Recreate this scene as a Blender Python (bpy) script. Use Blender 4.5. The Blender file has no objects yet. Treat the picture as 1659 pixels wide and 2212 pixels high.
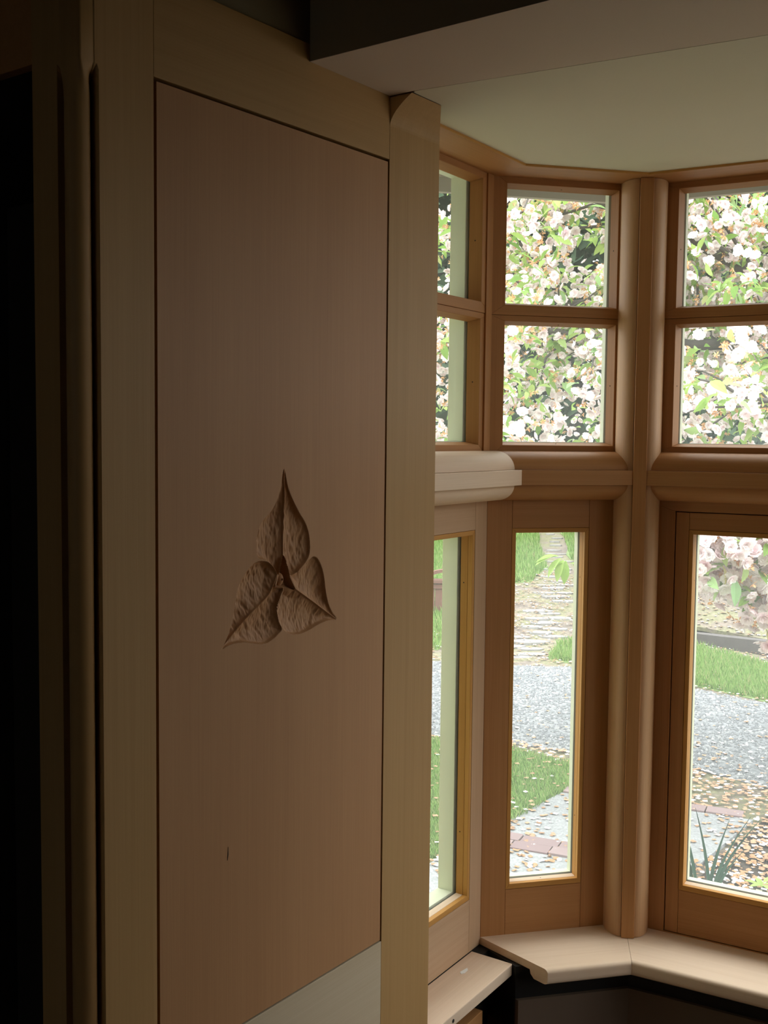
import bpy, bmesh, math, random
import numpy as np
from mathutils import Matrix, Vector
R = math.radians
C = bpy.context.scene.collection
rnd = random.Random(7)
rng = np.random.default_rng(7)

# ---------------------------------------------------------------- camera
cd = bpy.data.cameras.new('camera'); cam = bpy.data.objects.new('camera', cd); C.objects.link(cam)
cd.sensor_fit = 'HORIZONTAL'; cd.sensor_width = 36.0
cd.lens = 36.0 * 2361.22 / 1659.0
cd.clip_start = .02; cd.clip_end = 200
PITCH, ROLL = R(4.0035), R(0.599)
f_ = Vector((0, math.cos(PITCH), -math.sin(PITCH))); r_ = Vector((1, 0, 0)); u_ = Vector((0, math.sin(PITCH), math.cos(PITCH)))
r2 = r_ * math.cos(ROLL) + u_ * math.sin(ROLL); u2 = -r_ * math.sin(ROLL) + u_ * math.cos(ROLL)
cam.matrix_world = Matrix(((r2.x, u2.x, -f_.x, 0), (r2.y, u2.y, -f_.y, 0), (r2.z, u2.z, -f_.z, 1.75), (0, 0, 0, 1)))
bpy.context.scene.camera = cam

# ---------------------------------------------------------------- sky and exposure
wd = bpy.data.worlds.new('overcast_sky'); bpy.context.scene.world = wd; wd.use_nodes = True
bg = wd.node_tree.nodes['Background']; bg.inputs[0].default_value = (.90, .96, 1.0, 1); bg.inputs[1].default_value = 9.0
# overcast sky: three times brighter overhead than at the horizon
_nt = wd.node_tree; _tc = _nt.nodes.new('ShaderNodeTexCoord'); _sx = _nt.nodes.new('ShaderNodeSeparateXYZ'); _nt.links.new(_tc.outputs['Generated'], _sx.inputs[0])
_mr = _nt.nodes.new('ShaderNodeMapRange'); _mr.inputs['From Min'].default_value = 0; _mr.inputs['From Max'].default_value = 1; _mr.inputs['To Min'].default_value = 1 / 3; _mr.inputs['To Max'].default_value = 1
_nt.links.new(_sx.outputs['Z'], _mr.inputs['Value']); _mx = _nt.nodes.new('ShaderNodeVectorMath'); _mx.operation = 'SCALE'; _mx.inputs[0].default_value = (.95, .975, 1.0)
_nt.links.new(_mr.outputs[0], _mx.inputs['Scale']); _nt.links.new(_mx.outputs[0], bg.inputs[0])
sc = bpy.context.scene
sc.view_settings.view_transform = 'Standard'; sc.view_settings.look = 'None'
sc.view_settings.gamma = 1; sc.view_settings.use_curve_mapping = False
sc.view_settings.exposure = 0.0
sc.cycles.max_bounces = 12; sc.cycles.diffuse_bounces = 8; sc.cycles.glossy_bounces = 4
sc.cycles.transparent_max_bounces = 12; sc.cycles.sample_clamp_indirect = 8
sc.cycles.use_denoising = True
sc.cycles.caustics_reflective = False; sc.cycles.caustics_refractive = False

# ---------------------------------------------------------------- frames of reference
class Fr:
    def __init__(s, az, P):
        a = R(az); s.u = Vector((math.sin(a), math.cos(a), 0)); s.n = Vector((-math.cos(a), math.sin(a), 0)); s.P = Vector((P[0], P[1], 0))
        s.M = Matrix(((s.u.x, s.n.x, 0, s.P.x), (s.u.y, s.n.y, 0, s.P.y), (0, 0, 1, 0), (0, 0, 0, 1)))
    def at(s, u, w, z=0): return s.P + s.u * u + s.n * w + Vector((0, 0, z))
A = Fr(36.62, (.00495, 1.95416))
B = Fr(33.92, (.23688, 2.50135))
Cc = Fr(76.70, (.23688, 2.50135)); LC = .3692
D = Fr(119.08, (.59619, 2.58629)); LD = .74
E_ = Fr(161.46, D.at(LD, 0)[:2]); LE = LC
F_ = Fr(204.24, E_.at(LE, 0)[:2]); LB = .52
ID = Matrix.Identity(4)
ZC, ZU = 2.34, 2.335

# ---------------------------------------------------------------- helpers
def tag(o, label=None, cat=None, group=None, kind=None):
    if label: o['label'] = label
    if cat: o['category'] = cat
    if group: o['group'] = group
    if kind: o['kind'] = kind
    return o
def empty(name, M, loc=(0, 0, 0)):
    o = bpy.data.objects.new(name, None); C.objects.link(o); o.empty_display_size = .05
    o.matrix_world = M @ Matrix.Translation(loc); o['_loc'] = tuple(loc); return o
def mesh_obj(name, vs, fs, mat, parent=None, M=None, smooth=False, bevel=0):
    me = bpy.data.meshes.new(name); me.from_pydata([tuple(v) for v in vs], [], fs); me.materials.append(mat)
    bm = bmesh.new(); bm.from_mesh(me); bmesh.ops.recalc_face_normals(bm, faces=bm.faces); bm.to_mesh(me); bm.free()
    if smooth:
        me.polygons.foreach_set('use_smooth', [True] * len(me.polygons))
    o = bpy.data.objects.new(name, me); C.objects.link(o)
    if parent is not None:
        o.parent = parent
        if parent.type == 'EMPTY' and '_loc' in parent: o.location = -Vector(parent['_loc'])
    elif M is not None: o.matrix_world = M
    if bevel:
        b = o.modifiers.new('bevel', 'BEVEL'); b.width = bevel; b.segments = 2; b.limit_method = 'ANGLE'; b.angle_limit = R(40)
    return o
def raw(name, V, F, mat, parent=None, M=None, smooth=False):
    """V (n,3) float array, F (m,k) int array"""
    V = np.asarray(V, np.float32); F = np.asarray(F, np.int32); k = F.shape[1]
    me = bpy.data.meshes.new(name); me.vertices.add(len(V)); me.vertices.foreach_set('co', V.ravel())
    me.loops.add(F.size); me.loops.foreach_set('vertex_index', F.ravel())
    me.polygons.add(len(F)); me.polygons.foreach_set('loop_start', np.arange(0, F.size, k, dtype=np.int32))
    me.polygons.foreach_set('loop_total', np.full(len(F), k, np.int32))
    if smooth: me.polygons.foreach_set('use_smooth', np.ones(len(F), bool))
    me.materials.append(mat); me.update(calc_edges=True); me.validate()
    o = bpy.data.objects.new(name, me); C.objects.link(o)
    if parent is not None: o.parent = parent
    elif M is not None: o.matrix_world = M
    return o
def box(name, u, w, z, mat, parent=None, M=None, bevel=.001):
    vs = [(a, b, c) for a in u for b in w for c in z]
    return mesh_obj(name, vs, [(0, 1, 3, 2), (4, 6, 7, 5), (0, 4, 5, 1), (2, 3, 7, 6), (0, 2, 6, 4), (1, 5, 7, 3)], mat, parent, M, bevel=bevel)
def val(x, p): return x(p) if callable(x) else x
def ext_u(name, prof, uL, uR, mat, parent=None, M=None, smooth=False, bevel=0):
    n = len(prof); vs = [(val(uL, p[0]), p[0], p[1]) for p in prof] + [(val(uR, p[0]), p[0], p[1]) for p in prof]
    fs = [(i, (i + 1) % n, n + (i + 1) % n, n + i) for i in range(n)] + [tuple(range(n)), tuple(range(n, 2 * n))]
    o = mesh_obj(name, vs, fs, mat, parent, M, bevel=bevel)
    if smooth: smooth_angle(o)
    return o
def ext_z(name, prof, z0, z1, mat, parent=None, M=None, smooth=False, bevel=0):
    n = len(prof); vs = [(p[0], p[1], z0) for p in prof] + [(p[0], p[1], z1) for p in prof]
    fs = [(i, (i + 1) % n, n + (i + 1) % n, n + i) for i in range(n)] + [tuple(range(n)), tuple(range(n, 2 * n))]
    o = mesh_obj(name, vs, fs, mat, parent, M, bevel=bevel)
    if smooth: smooth_angle(o)
    return o
def smooth_angle(o, ang=35):
    me = o.data; me.polygons.foreach_set('use_smooth', [True] * len(me.polygons))
    bm = bmesh.new(); bm.from_mesh(me)
    for e in bm.edges:
        if len(e.link_faces) == 2 and e.calc_face_angle(0) > R(ang): e.smooth = False
    bm.to_mesh(me); bm.free()
def tube(pts, rad, seg=6):
    """returns verts, quads for a polyline tube; rad list"""
    V = []; F = []; pts = [Vector(p) for p in pts]; n = len(pts)
    for i, p in enumerate(pts):
        d = (pts[min(i + 1, n - 1)] - pts[max(i - 1, 0)]).normalized()
        a = d.cross(Vector((0, 0, 1)));
        if a.length < .05: a = d.cross(Vector((1, 0, 0)))
        a.normalize(); b = d.cross(a)
        for k in range(seg):
            t = 2 * math.pi * k / seg; V.append(p + (a * math.cos(t) + b * math.sin(t)) * rad[i])
    for i in range(n - 1):
        for k in range(seg): F.append((i * seg + k, i * seg + (k + 1) % seg, (i + 1) * seg + (k + 1) % seg, (i + 1) * seg + k))
    return V, F

# ---------------------------------------------------------------- materials
def newmat(name):
    m = bpy.data.materials.new(name); m.use_nodes = True; nt = m.node_tree; b = nt.nodes['Principled BSDF']; return m, nt, b
def N(nt, t, **kw):
    n = nt.nodes.new(t)
    for k, v in kw.items():
        if k.startswith('_'): setattr(n, k[1:], v)
        else: n.inputs[k].default_value = v
    return n
def wood(name, c1, c2, axis, rough=.55, bands=.5, spots=True):
    """vertical-grain fir; axis = index of the grain direction in object space"""
    m, nt, b = newmat(name); L = nt.links
    tc = N(nt, 'ShaderNodeTexCoord'); oi = N(nt, 'ShaderNodeObjectInfo')
    off = N(nt, 'ShaderNodeVectorMath', _operation='SCALE'); off.inputs[0].default_value = (13, 17, 5); L.new(oi.outputs['Random'], off.inputs['Scale'])
    add = N(nt, 'ShaderNodeVectorMath', _operation='ADD'); L.new(tc.outputs['Object'], add.inputs[0]); L.new(off.outputs[0], add.inputs[1])
    def nz(across, along, det, dist=0):
        mp = N(nt, 'ShaderNodeMapping'); s = [across] * 3; s[axis] = along; mp.inputs['Scale'].default_value = s
        L.new(add.outputs[0], mp.inputs['Vector']); n = N(nt, 'ShaderNodeTexNoise', Scale=1.0, Detail=det, Distortion=dist); L.new(mp.outputs[0], n.inputs['Vector']); return n
    fine = nz(420, 5, 3); mid = nz(95, 1.1, 3, .2); big = nz(9, .9, 2)
    mx = N(nt, 'ShaderNodeMath', _operation='MULTIPLY_ADD'); mx.inputs[1].default_value = .45
    L.new(fine.outputs[0], mx.inputs[0]); 
    m2 = N(nt, 'ShaderNodeMath', _operation='MULTIPLY'); m2.inputs[1].default_value = bands; L.new(mid.outputs[0], m2.inputs[0]); L.new(m2.outputs[0], mx.inputs[2])
    m3 = N(nt, 'ShaderNodeMath', _operation='MULTIPLY_ADD'); m3.inputs[1].default_value = .55; L.new(big.outputs[0], m3.inputs[0]); L.new(mx.outputs[0], m3.inputs[2])
    rp = N(nt, 'ShaderNodeMapRange'); rp.inputs['From Min'].default_value = .45; rp.inputs['From Max'].default_value = 1.05; L.new(m3.outputs[0], rp.inputs['Value'])
    mixc = N(nt, 'ShaderNodeMix', _data_type='RGBA'); mixc.inputs[6].default_value = (*c1, 1); mixc.inputs[7].default_value = (*c2, 1); L.new(rp.outputs[0], mixc.inputs[0])
    L.new(mixc.outputs[2], b.inputs['Base Color']); b.inputs['Roughness'].default_value = rough; b.inputs['Specular IOR Level'].default_value = .25
    bp = N(nt, 'ShaderNodeBump', Strength=.12, Distance=.0006); L.new(mx.outputs[0], bp.inputs['Height']); L.new(bp.outputs[0], b.inputs['Normal'])
    return m
def plain(name, col, rough=.8, var=.08, scale=6, bump=0, bscale=60, spec=.3):
    m, nt, b = newmat(name); L = nt.links
    tc = N(nt, 'ShaderNodeTexCoord'); n = N(nt, 'ShaderNodeTexNoise', Scale=scale, Detail=4.0); L.new(tc.outputs['Object'], n.inputs['Vector'])
    mixc = N(nt, 'ShaderNodeMix', _data_type='RGBA'); mixc.inputs[6].default_value = (*[max(0, c * (1 - var)) for c in col], 1); mixc.inputs[7].default_value = (*[min(1, c * (1 + var)) for c in col], 1)
    L.new(n.outputs[0], mixc.inputs[0]); L.new(mixc.outputs[2], b.inputs['Base Color'])
    b.inputs['Roughness'].default_value = rough; b.inputs['Specular IOR Level'].default_value = spec
    if bump:
        n2 = N(nt, 'ShaderNodeTexNoise', Scale=bscale, Detail=3.0); L.new(tc.outputs['Object'], n2.inputs['Vector'])
        bp = N(nt, 'ShaderNodeBump', Strength=.5, Distance=bump); L.new(n2.outputs[0], bp.inputs['Height']); L.new(bp.outputs[0], b.inputs['Normal'])
    return m
FIR, FIR2 = (.46, .225, .088), (.35, .155, .050)
PAL, PAL2 = (.76, .59, .44), (.65, .475, .33)
W = {}
for ax, s in ((0, 'across'), (2, 'upright')):
    W['fir', ax] = wood('fir_' + s, FIR, FIR2, ax)
    W['pale', ax] = wood('pale_fir_' + s, PAL, PAL2, ax)
    W['amber', ax] = wood('amber_fir_' + s, (.55, .285, .080), (.44, .20, .045), ax)
    W['panel', ax] = wood('pink_fir_' + s, (.42, .220, .100), (.335, .162, .070), ax, bands=.28)
    W['pinkish', ax] = wood('lit_fir_' + s, (.53, .35, .22), (.43, .27, .155), ax)  # paler fir: brighter light on the leftmost lower frame is in the colour
    W['stile', ax] = wood('straw_fir_' + s, (.43, .255, .104), (.35, .196, .070), ax)
W['round', 2] = wood('lit_round_fir_upright', (.55, .33, .18), (.44, .245, .115), 2)  # strong light on the quarter rounds is painted in as paler fir
W['rail', 0] = wood('grey_fir_across', (.53, .43, .30), (.45, .35, .225), 0)
W['end', 1] = wood('fir_end_grain', FIR, FIR2, 1)
M_cream = plain('cream_paint', (.66, .68, .50), .5, .06, 8)
M_white = plain('white_paint', (.82, .82, .78), .5, .04, 8)
M_dark = plain('matt_black', (.012, .011, .010), .7, .3, 20)
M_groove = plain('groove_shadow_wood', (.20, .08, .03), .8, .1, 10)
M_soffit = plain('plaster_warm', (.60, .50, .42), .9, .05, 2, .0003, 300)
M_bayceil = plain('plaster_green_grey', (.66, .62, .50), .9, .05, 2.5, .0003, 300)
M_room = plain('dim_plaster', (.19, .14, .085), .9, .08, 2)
M_beam = plain('beam_shaded_face', (.24, .19, .12), .9, .08, 2)  # dark colour deepens the shade on the unlit beam front
M_floor = wood('floor_boards', (.20, .115, .06), (.14, .075, .035), 0)
M_board = plain('brown_sheathing', (.135, .095, .068), .9, .1, 10)
M_gasket = plain('black_gasket', (.02, .018, .015), .6, .1, 10)
def glassmat():
    m, nt, b = newmat('window_glass'); nt.nodes.remove(b); L = nt.links
    out = nt.nodes['Material Output']; t = N(nt, 'ShaderNodeBsdfTransparent'); t.inputs[0].default_value = (.97, .985, .975, 1)
    g = N(nt, 'ShaderNodeBsdfGlossy', Roughness=.02); fr = N(nt, 'ShaderNodeFresnel', IOR=1.35); ge = N(nt, 'ShaderNodeNewGeometry')
    inv = N(nt, 'ShaderNodeMath', _operation='SUBTRACT'); inv.inputs[0].default_value = 1; L.new(ge.outputs['Backfacing'], inv.inputs[1])
    ml = N(nt, 'ShaderNodeMath', _operation='MULTIPLY'); L.new(fr.outputs[0], ml.inputs[0]); L.new(inv.outputs[0], ml.inputs[1])
    mx = N(nt, 'ShaderNodeMixShader'); L.new(ml.outputs[0], mx.inputs[0]); L.new(t.outputs[0], mx.inputs[1]); L.new(g.outputs[0], mx.inputs[2]); tl = N(nt, 'ShaderNodeBsdfTranslucent'); tl.inputs[0].default_value = (.95, 1, 1, 1)   # film of dust, put in to veil the view with pale haze
    dx = N(nt, 'ShaderNodeMixShader', Fac=.04); L.new(mx.outputs[0], dx.inputs[1]); L.new(tl.outputs[0], dx.inputs[2]); L.new(dx.outputs[0], out.inputs[0])
    return m
M_glass = glassmat()
def rampmat(name, stops, island=True, rough=.7, trans=.0, objrand=False):
    m, nt, b = newmat(name); L = nt.links
    if objrand: src = N(nt, 'ShaderNodeObjectInfo').outputs['Random']
    else: src = N(nt, 'ShaderNodeNewGeometry').outputs['Random Per Island']
    cr = N(nt, 'ShaderNodeValToRGB'); cr.color_ramp.interpolation = 'LINEAR'; e = cr.color_ramp.elements
    e[0].position = stops[0][0]; e[0].color = (*stops[0][1], 1); e[1].position = stops[-1][0]; e[1].color = (*stops[-1][1], 1)
    for p, c in stops[1:-1]: x = e.new(p); x.color = (*c, 1)
    L.new(src, cr.inputs[0]); L.new(cr.outputs[0], b.inputs['Base Color']); b.inputs['Roughness'].default_value = rough; b.inputs['Specular IOR Level'].default_value = .25
    if trans:
        out = nt.nodes['Material Output']; tl = N(nt, 'ShaderNodeBsdfTranslucent'); L.new(cr.outputs[0], tl.inputs[0])
        mx = N(nt, 'ShaderNodeMixShader', Fac=trans); L.new(b.outputs[0], mx.inputs[1]); L.new(tl.outputs[0], mx.inputs[2]); L.new(mx.outputs[0], out.inputs[0])
    return m

# ================================================================= STRUCTURE: panelled wall
wl = empty('wall_left', A.M, (-.3, 0, 0)); tag(wl, 'fir panelled end wall with carved three-leaf flower panel', 'wall', kind='structure')
ZT = 2.368
# corner post with stopped bead: profile (u,w), from A face round to the end face
def post_profile(t):
    """t=0 beaded, t=1 square corner"""
    cu, cw, r = -.6515, .0225, .0165
    pts = [(-.5425, .035), (-.5425, 0.0), (-.6345, 0.0)]
    sq = [(-.5425, .035), (-.5425, 0.0), (-.6345, 0.0)]
    pts += [(-.6345, .030), (-.6385, .030)]; sq += [(-.6375, 0.0), (-.641, 0.0)]
    n = 14
    for i in range(n + 1):
        a = R(35 - 250 * i / n)
        x = cu + r * math.cos(a); y = cw + r * math.sin(a)
        pts.append((x, y))
        if i <= n // 2: sq.append((-.641 - (.665 - .641) * i / (n / 2), 0.0))
        else: sq.append((-.665, .040 * (i - n / 2) / (n / 2)))
    pts += [(-.636, .045), (-.665, .0455), (-.665, .098), (-.54, .098)]
    sq += [(-.665, .042), (-.665, .0455), (-.665, .098), (-.54, .098)]
    return [((1 - t) * p[0] + t * s[0], (1 - t) * p[1] + t * s[1]) for p, s in zip(pts, sq)]
zs = [(0, 0), (2.172, 0), (2.184, .06), (2.196, .22), (2.207, .5), (2.216, .8), (2.224, 1), (ZT, 1)]
vs = []; fs = []; n = len(post_profile(0))
for k, (z, t) in enumerate(zs):
    vs += [(x, y, z) for x, y in post_profile(t)]
for k in range(len(zs) - 1):
    for i in range(n): fs.append((k * n + i, k * n + (i + 1) % n, (k + 1) * n + (i + 1) % n, (k + 1) * n + i))
fs += [tuple(range(n)), tuple(range((len(zs) - 1) * n, len(zs) * n))]
o = mesh_obj('corner_post', vs, fs, W['stile', 2], wl)
for p_ in o.data.polygons:
    q = p_.index
    if q < n * (len(zs) - 1) and 5 <= q % n <= 18: p_.use_smooth = True
tag(o, 'corner post with a stopped bead between two grooves')
box('rail', (-.5422, -.0028), (0, .03), (2.2325, ZT), W['stile', 0], wl)
tag(box('rail', (-.5422, -.0028), (0, .03), (0, .8215), W['rail', 0], wl), 'pale lower rail')
# right stile: flush below, its head flares forward to meet the plaster soffit
vs = []; lv = [(0, 0), (2.290, 0)] + [(2.290 + .0485 * i / 12, (i / 12) ** 1.8) for i in range(1, 13)]
for z, t in lv: vs += [(-.0025, .032, z), (-.0025, -.0462 * t, z), (.1528 - .0650 * t, -.0462 * t, z), (.1528 - .0650 * t, .032, z)]
fs = [(4 * k + i, 4 * k + (i + 1) % 4, 4 * k + 4 + (i + 1) % 4, 4 * k + 4 + i) for k in range(len(lv) - 1) for i in range(4)] + [(0, 1, 2, 3), tuple(range(4 * len(lv) - 4, 4 * len(lv)))]
o = mesh_obj('stile', vs, fs, W['stile', 2], wl); tag(o, 'wide right stile whose head meets the soffit')
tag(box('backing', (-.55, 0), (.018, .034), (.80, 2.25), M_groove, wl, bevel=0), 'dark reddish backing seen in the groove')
# carved panel
TOP = [(-0.2733, 1.696), (-0.2784, 1.6816), (-0.2817, 1.6649), (-0.2917, 1.644), (-0.3073, 1.6265), (-0.3226, 1.6153), (-0.3324, 1.6009), (-0.3371, 1.5832), (-0.3366, 1.5652), (-0.3322, 1.5581), (-0.318, 1.5546), (-0.3047, 1.5474), (-0.2946, 1.5381), (-0.2889, 1.5291), (-0.2855, 1.5303), (-0.2749, 1.5571), (-0.2661, 1.544), (-0.2579, 1.5246), (-0.245, 1.5257), (-0.2356, 1.5319), (-0.2213, 1.5417), (-0.2118, 1.5535), (-0.21, 1.5693), (-0.2133, 1.5885), (-0.2219, 1.6064), (-0.2363, 1.6229), (-0.2505, 1.6422), (-0.2646, 1.6659)]
TOPM = [(-0.2733, 1.696), (-0.2725, 1.6431), (-0.2745, 1.5972), (-0.2749, 1.5587)]
LEF = [(-0.4136, 1.4269), (-0.4024, 1.4406), (-0.3922, 1.4613), (-0.384, 1.4867), (-0.3799, 1.5084), (-0.3715, 1.5252), (-0.3589, 1.5388), (-0.3441, 1.5494), (-0.3311, 1.553), (-0.3136, 1.5505), (-0.3002, 1.5424), (-0.2923, 1.5325), (-0.2893, 1.5253), (-0.2933, 1.5096), (-0.2751, 1.5046), (-0.2819, 1.493), (-0.2881, 1.4721), (-0.2874, 1.4596), (-0.2781, 1.4398), (-0.2861, 1.4331), (-0.2996, 1.4258), (-0.3174, 1.4215), (-0.3393, 1.4247), (-0.3629, 1.4304), (-0.386, 1.4316), (-0.4004, 1.4301)]
LEFM = [(-0.4136, 1.4269), (-0.3839, 1.4498), (-0.3524, 1.4709), (-0.3265, 1.4859), (-0.3089, 1.4975), (-0.2978, 1.5116), (-0.29, 1.5262)]
RIG = [(-0.1391, 1.4373), (-0.1509, 1.4503), (-0.1613, 1.4663), (-0.1691, 1.4901), (-0.1731, 1.5116), (-0.1796, 1.53), (-0.1896, 1.5445), (-0.1995, 1.5494), (-0.2093, 1.5462), (-0.2213, 1.5385), (-0.2356, 1.5295), (-0.2473, 1.5252), (-0.2555, 1.5228), (-0.2448, 1.5014), (-0.2705, 1.5072), (-0.2739, 1.4998), (-0.2841, 1.4855), (-0.2881, 1.4721), (-0.2862, 1.4579), (-0.2793, 1.4446), (-0.2677, 1.4337), (-0.2537, 1.4278), (-0.2324, 1.4256), (-0.2107, 1.4289), (-0.1861, 1.4353), (-0.161, 1.4385)]
RIGM = [(-0.1391, 1.4373), (-0.1764, 1.46), (-0.2062, 1.4781), (-0.2329, 1.4938), (-0.2496, 1.505), (-0.2578, 1.5199)]
POCK = [(-0.2749, 1.5579), (-0.2843, 1.5302), (-0.2922, 1.508), (-0.2751, 1.5069), (-0.2448, 1.499), (-0.259, 1.52), (-0.2661, 1.544)]
KN = (-0.274, 1.5184)
def smooth_poly(P, closed=True):
    P = [np.array(p) for p in P]; out = []; n = len(P)
    for i in range(n if closed else n - 1):
        p0, p1, p2, p3 = (P[(i - 1) % n], P[i], P[(i + 1) % n], P[(i + 2) % n]) if closed else (P[max(i - 1, 0)], P[i], P[i + 1], P[min(i + 2, n - 1)])
        for t in (0, .25, .5, .75):
            out.append(.5 * ((2 * p1) + (-p0 + p2) * t + (2 * p0 - 5 * p1 + 4 * p2 - p3) * t * t + (-p0 + 3 * p1 - 3 * p2 + p3) * t ** 3))
    if not closed: out.append(P[-1])
    return np.array(out)
def inside(X, Y, P):
    r = np.zeros(X.shape, bool); n = len(P)
    for i in range(n):
        x1, y1 = P[i]; x2, y2 = P[(i + 1) % n]
        if y1 == y2: continue
        c = ((y1 > Y) != (y2 > Y)) & (X < (x2 - x1) * (Y - y1) / (y2 - y1) + x1); r ^= c
    return r
def dist(X, Y, P, closed):
    d = np.full(X.shape, 1e9); n = len(P)
    for i in range(n if closed else n - 1):
        x1, y1 = P[i]; x2, y2 = P[(i + 1) % n]; dx, dy = x2 - x1, y2 - y1; l = dx * dx + dy * dy + 1e-12
        t = np.clip(((X - x1) * dx + (Y - y1) * dy) / l, 0, 1); d = np.minimum(d, np.hypot(X - x1 - t * dx, Y - y1 - t * dy))
    return d
us = np.concatenate([np.linspace(-.5365, -.425, 8)[:-1], np.linspace(-.425, -.128, 330), np.linspace(-.128, -.0065, 8)[1:]])
zz = np.concatenate([np.linspace(.8245, 1.41, 10)[:-1], np.linspace(1.41, 1.705, 330), np.linspace(1.705, 2.2275, 10)[1:]])
X, Y = np.meshgrid(us, zz); dep = np.zeros_like(X)
def vnoise(X, Y, sx, sy, seed):
    g = np.random.default_rng(seed).random((64, 64)); x = X * sx; y = Y * sy
    xi = np.floor(x).astype(int); yi = np.floor(y).astype(int); fx = x - xi; fy = y - yi; fx = fx * fx * (3 - 2 * fx); fy = fy * fy * (3 - 2 * fy)
    G = lambda a, b: g[a % 64, b % 64]
    return (G(xi, yi) * (1 - fx) + G(xi + 1, yi) * fx) * (1 - fy) + (G(xi, yi + 1) * (1 - fx) + G(xi + 1, yi + 1) * fx) * fy
for k, (P, Md) in enumerate(((TOP, TOPM), (LEF, LEFM), (RIG, RIGM))):
    Ps = smooth_poly(P); Ms = smooth_poly(Md, False); ins = inside(X, Y, Ps)
    do = dist(X, Y, Ps, True); dm = dist(X, Y, Ms, False); wdt = do + dm + 1e-9; t = do / wdt
    prof = (np.sin(np.pi * np.clip(t, 0, 1) ** .8)) ** .8
    d = .0105 * prof * np.minimum(1, wdt / .030) + .0018 * np.minimum(1, do / .002)
    ca, sa = [(1, 0), (.8, .6), (.85, -.5)][k]
    d += (vnoise(X * ca + Y * sa, Y * ca - X * sa, 190, 62, k) + .5 * vnoise(X, Y, 420, 160, k + 7) - .75) * .0028 * np.minimum(1, do / .006) * np.minimum(1, dm / .004)
    d = d * np.minimum(1, dm / .0016) ** .7
    dep = np.where(ins, np.maximum(d, 0), dep)
pk = inside(X, Y, POCK); dp = dist(X, Y, POCK, True); dep = np.where(pk, np.maximum(dep, .006 + .009 * np.minimum(1, dp / .004)), dep)
dk = np.hypot(X - KN[0], (Y - KN[1]) / 1.3); kn = dk < .008
dep = np.where(kn, .003 + .006 * (dk / .008) ** 2, dep)
dep = np.where(np.hypot(X - KN[0], Y - KN[1]) < .0016, .008, dep)
ny, nx = X.shape
V = np.stack([X, dep + .0008, Y], -1).reshape(-1, 3)
idx = np.arange(nx * ny).reshape(ny, nx)
Fq = np.stack([idx[:-1, :-1], idx[:-1, 1:], idx[1:, 1:], idx[1:, :-1]], -1).reshape(-1, 4)
# rim so that the panel has thickness
rim = np.concatenate([idx[0, :], idx[1:, -1], idx[-1, -2::-1], idx[-2:0:-1, 0]]); base = len(V)
Vr = V[rim].copy(); Vr[:, 1] = .017; V = np.vstack([V, Vr]); m_ = len(rim); ii = np.arange(m_)
Fr_ = np.stack([rim[ii], base + ii, base + (ii + 1) % m_, rim[(ii + 1) % m_]], -1)
pn = raw('panel', V, np.vstack([Fq, Fr_]), W['panel', 2], wl); pn.location = (.3, 0, 0); smooth_angle(pn, 40)
tag(pn, 'tall fir panel carved with a three-petalled flower')
def sliver(name, pts, w, mat, parent, th=.0004):
    n = len(pts); vs = [(p[0], w, p[1]) for p in pts] + [(p[0], w + th, p[1]) for p in pts]
    return mesh_obj(name, vs, [tuple(range(n)), tuple(range(n, 2 * n))] + [(i, (i + 1) % n, n + (i + 1) % n, n + i) for i in range(n)], mat, parent)
# short split in the panel
s = sliver('crack', [(-.4003, 1.098), (-.3985, 1.106), (-.3988, 1.119), (-.3997, 1.108)], .0002, M_dark, wl, .0008); tag(s, 'short dark split in the panel')
# plaster above the panelling, coloured dark to deepen its shade
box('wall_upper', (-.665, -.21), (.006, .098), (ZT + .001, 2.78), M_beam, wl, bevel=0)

# end face beside the post: opening to a dark closet
we = empty('wall_end', A.M, (-.66, .5, 0)); tag(we, 'dark return wall with a closet opening left of the beaded post', 'wall', kind='structure')
box('header', (-.662, -.645), (.0985, .95), (2.235, 2.78), W['fir', 0], we)
box('wall_panel', (-.665, -.56), (.95, 2.2), (0, 2.78), M_room, we, bevel=0)
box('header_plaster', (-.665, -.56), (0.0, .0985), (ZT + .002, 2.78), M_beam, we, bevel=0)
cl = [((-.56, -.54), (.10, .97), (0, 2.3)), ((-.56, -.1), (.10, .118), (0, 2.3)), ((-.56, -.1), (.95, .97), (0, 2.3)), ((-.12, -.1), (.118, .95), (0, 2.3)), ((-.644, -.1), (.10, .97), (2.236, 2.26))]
M_closet = plain('shaded_closet_lining', (.03, .025, .02), .9, .1, 4)  # near-black colour stands in for the lack of light in the closet
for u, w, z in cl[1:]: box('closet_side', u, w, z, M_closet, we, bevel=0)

# ================================================================= room shell (mostly behind the camera)
def Aw(name, u, w, z, mat, label, cat, kind='structure'):
    o = box(name, u, w, z, mat, None, A.M, bevel=0); tag(o, label, cat, kind=kind); return o
Aw('floor', (-3.6, .55), (-3.6, 2.3), (-.08, 0), M_floor, 'dark board floor below the window bay', 'floor')
Aw('ceiling', (-3.6, .3), (-3.6, 2.3), (2.78, 2.86), M_room, 'dark main ceiling above the beam', 'ceiling')
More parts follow.
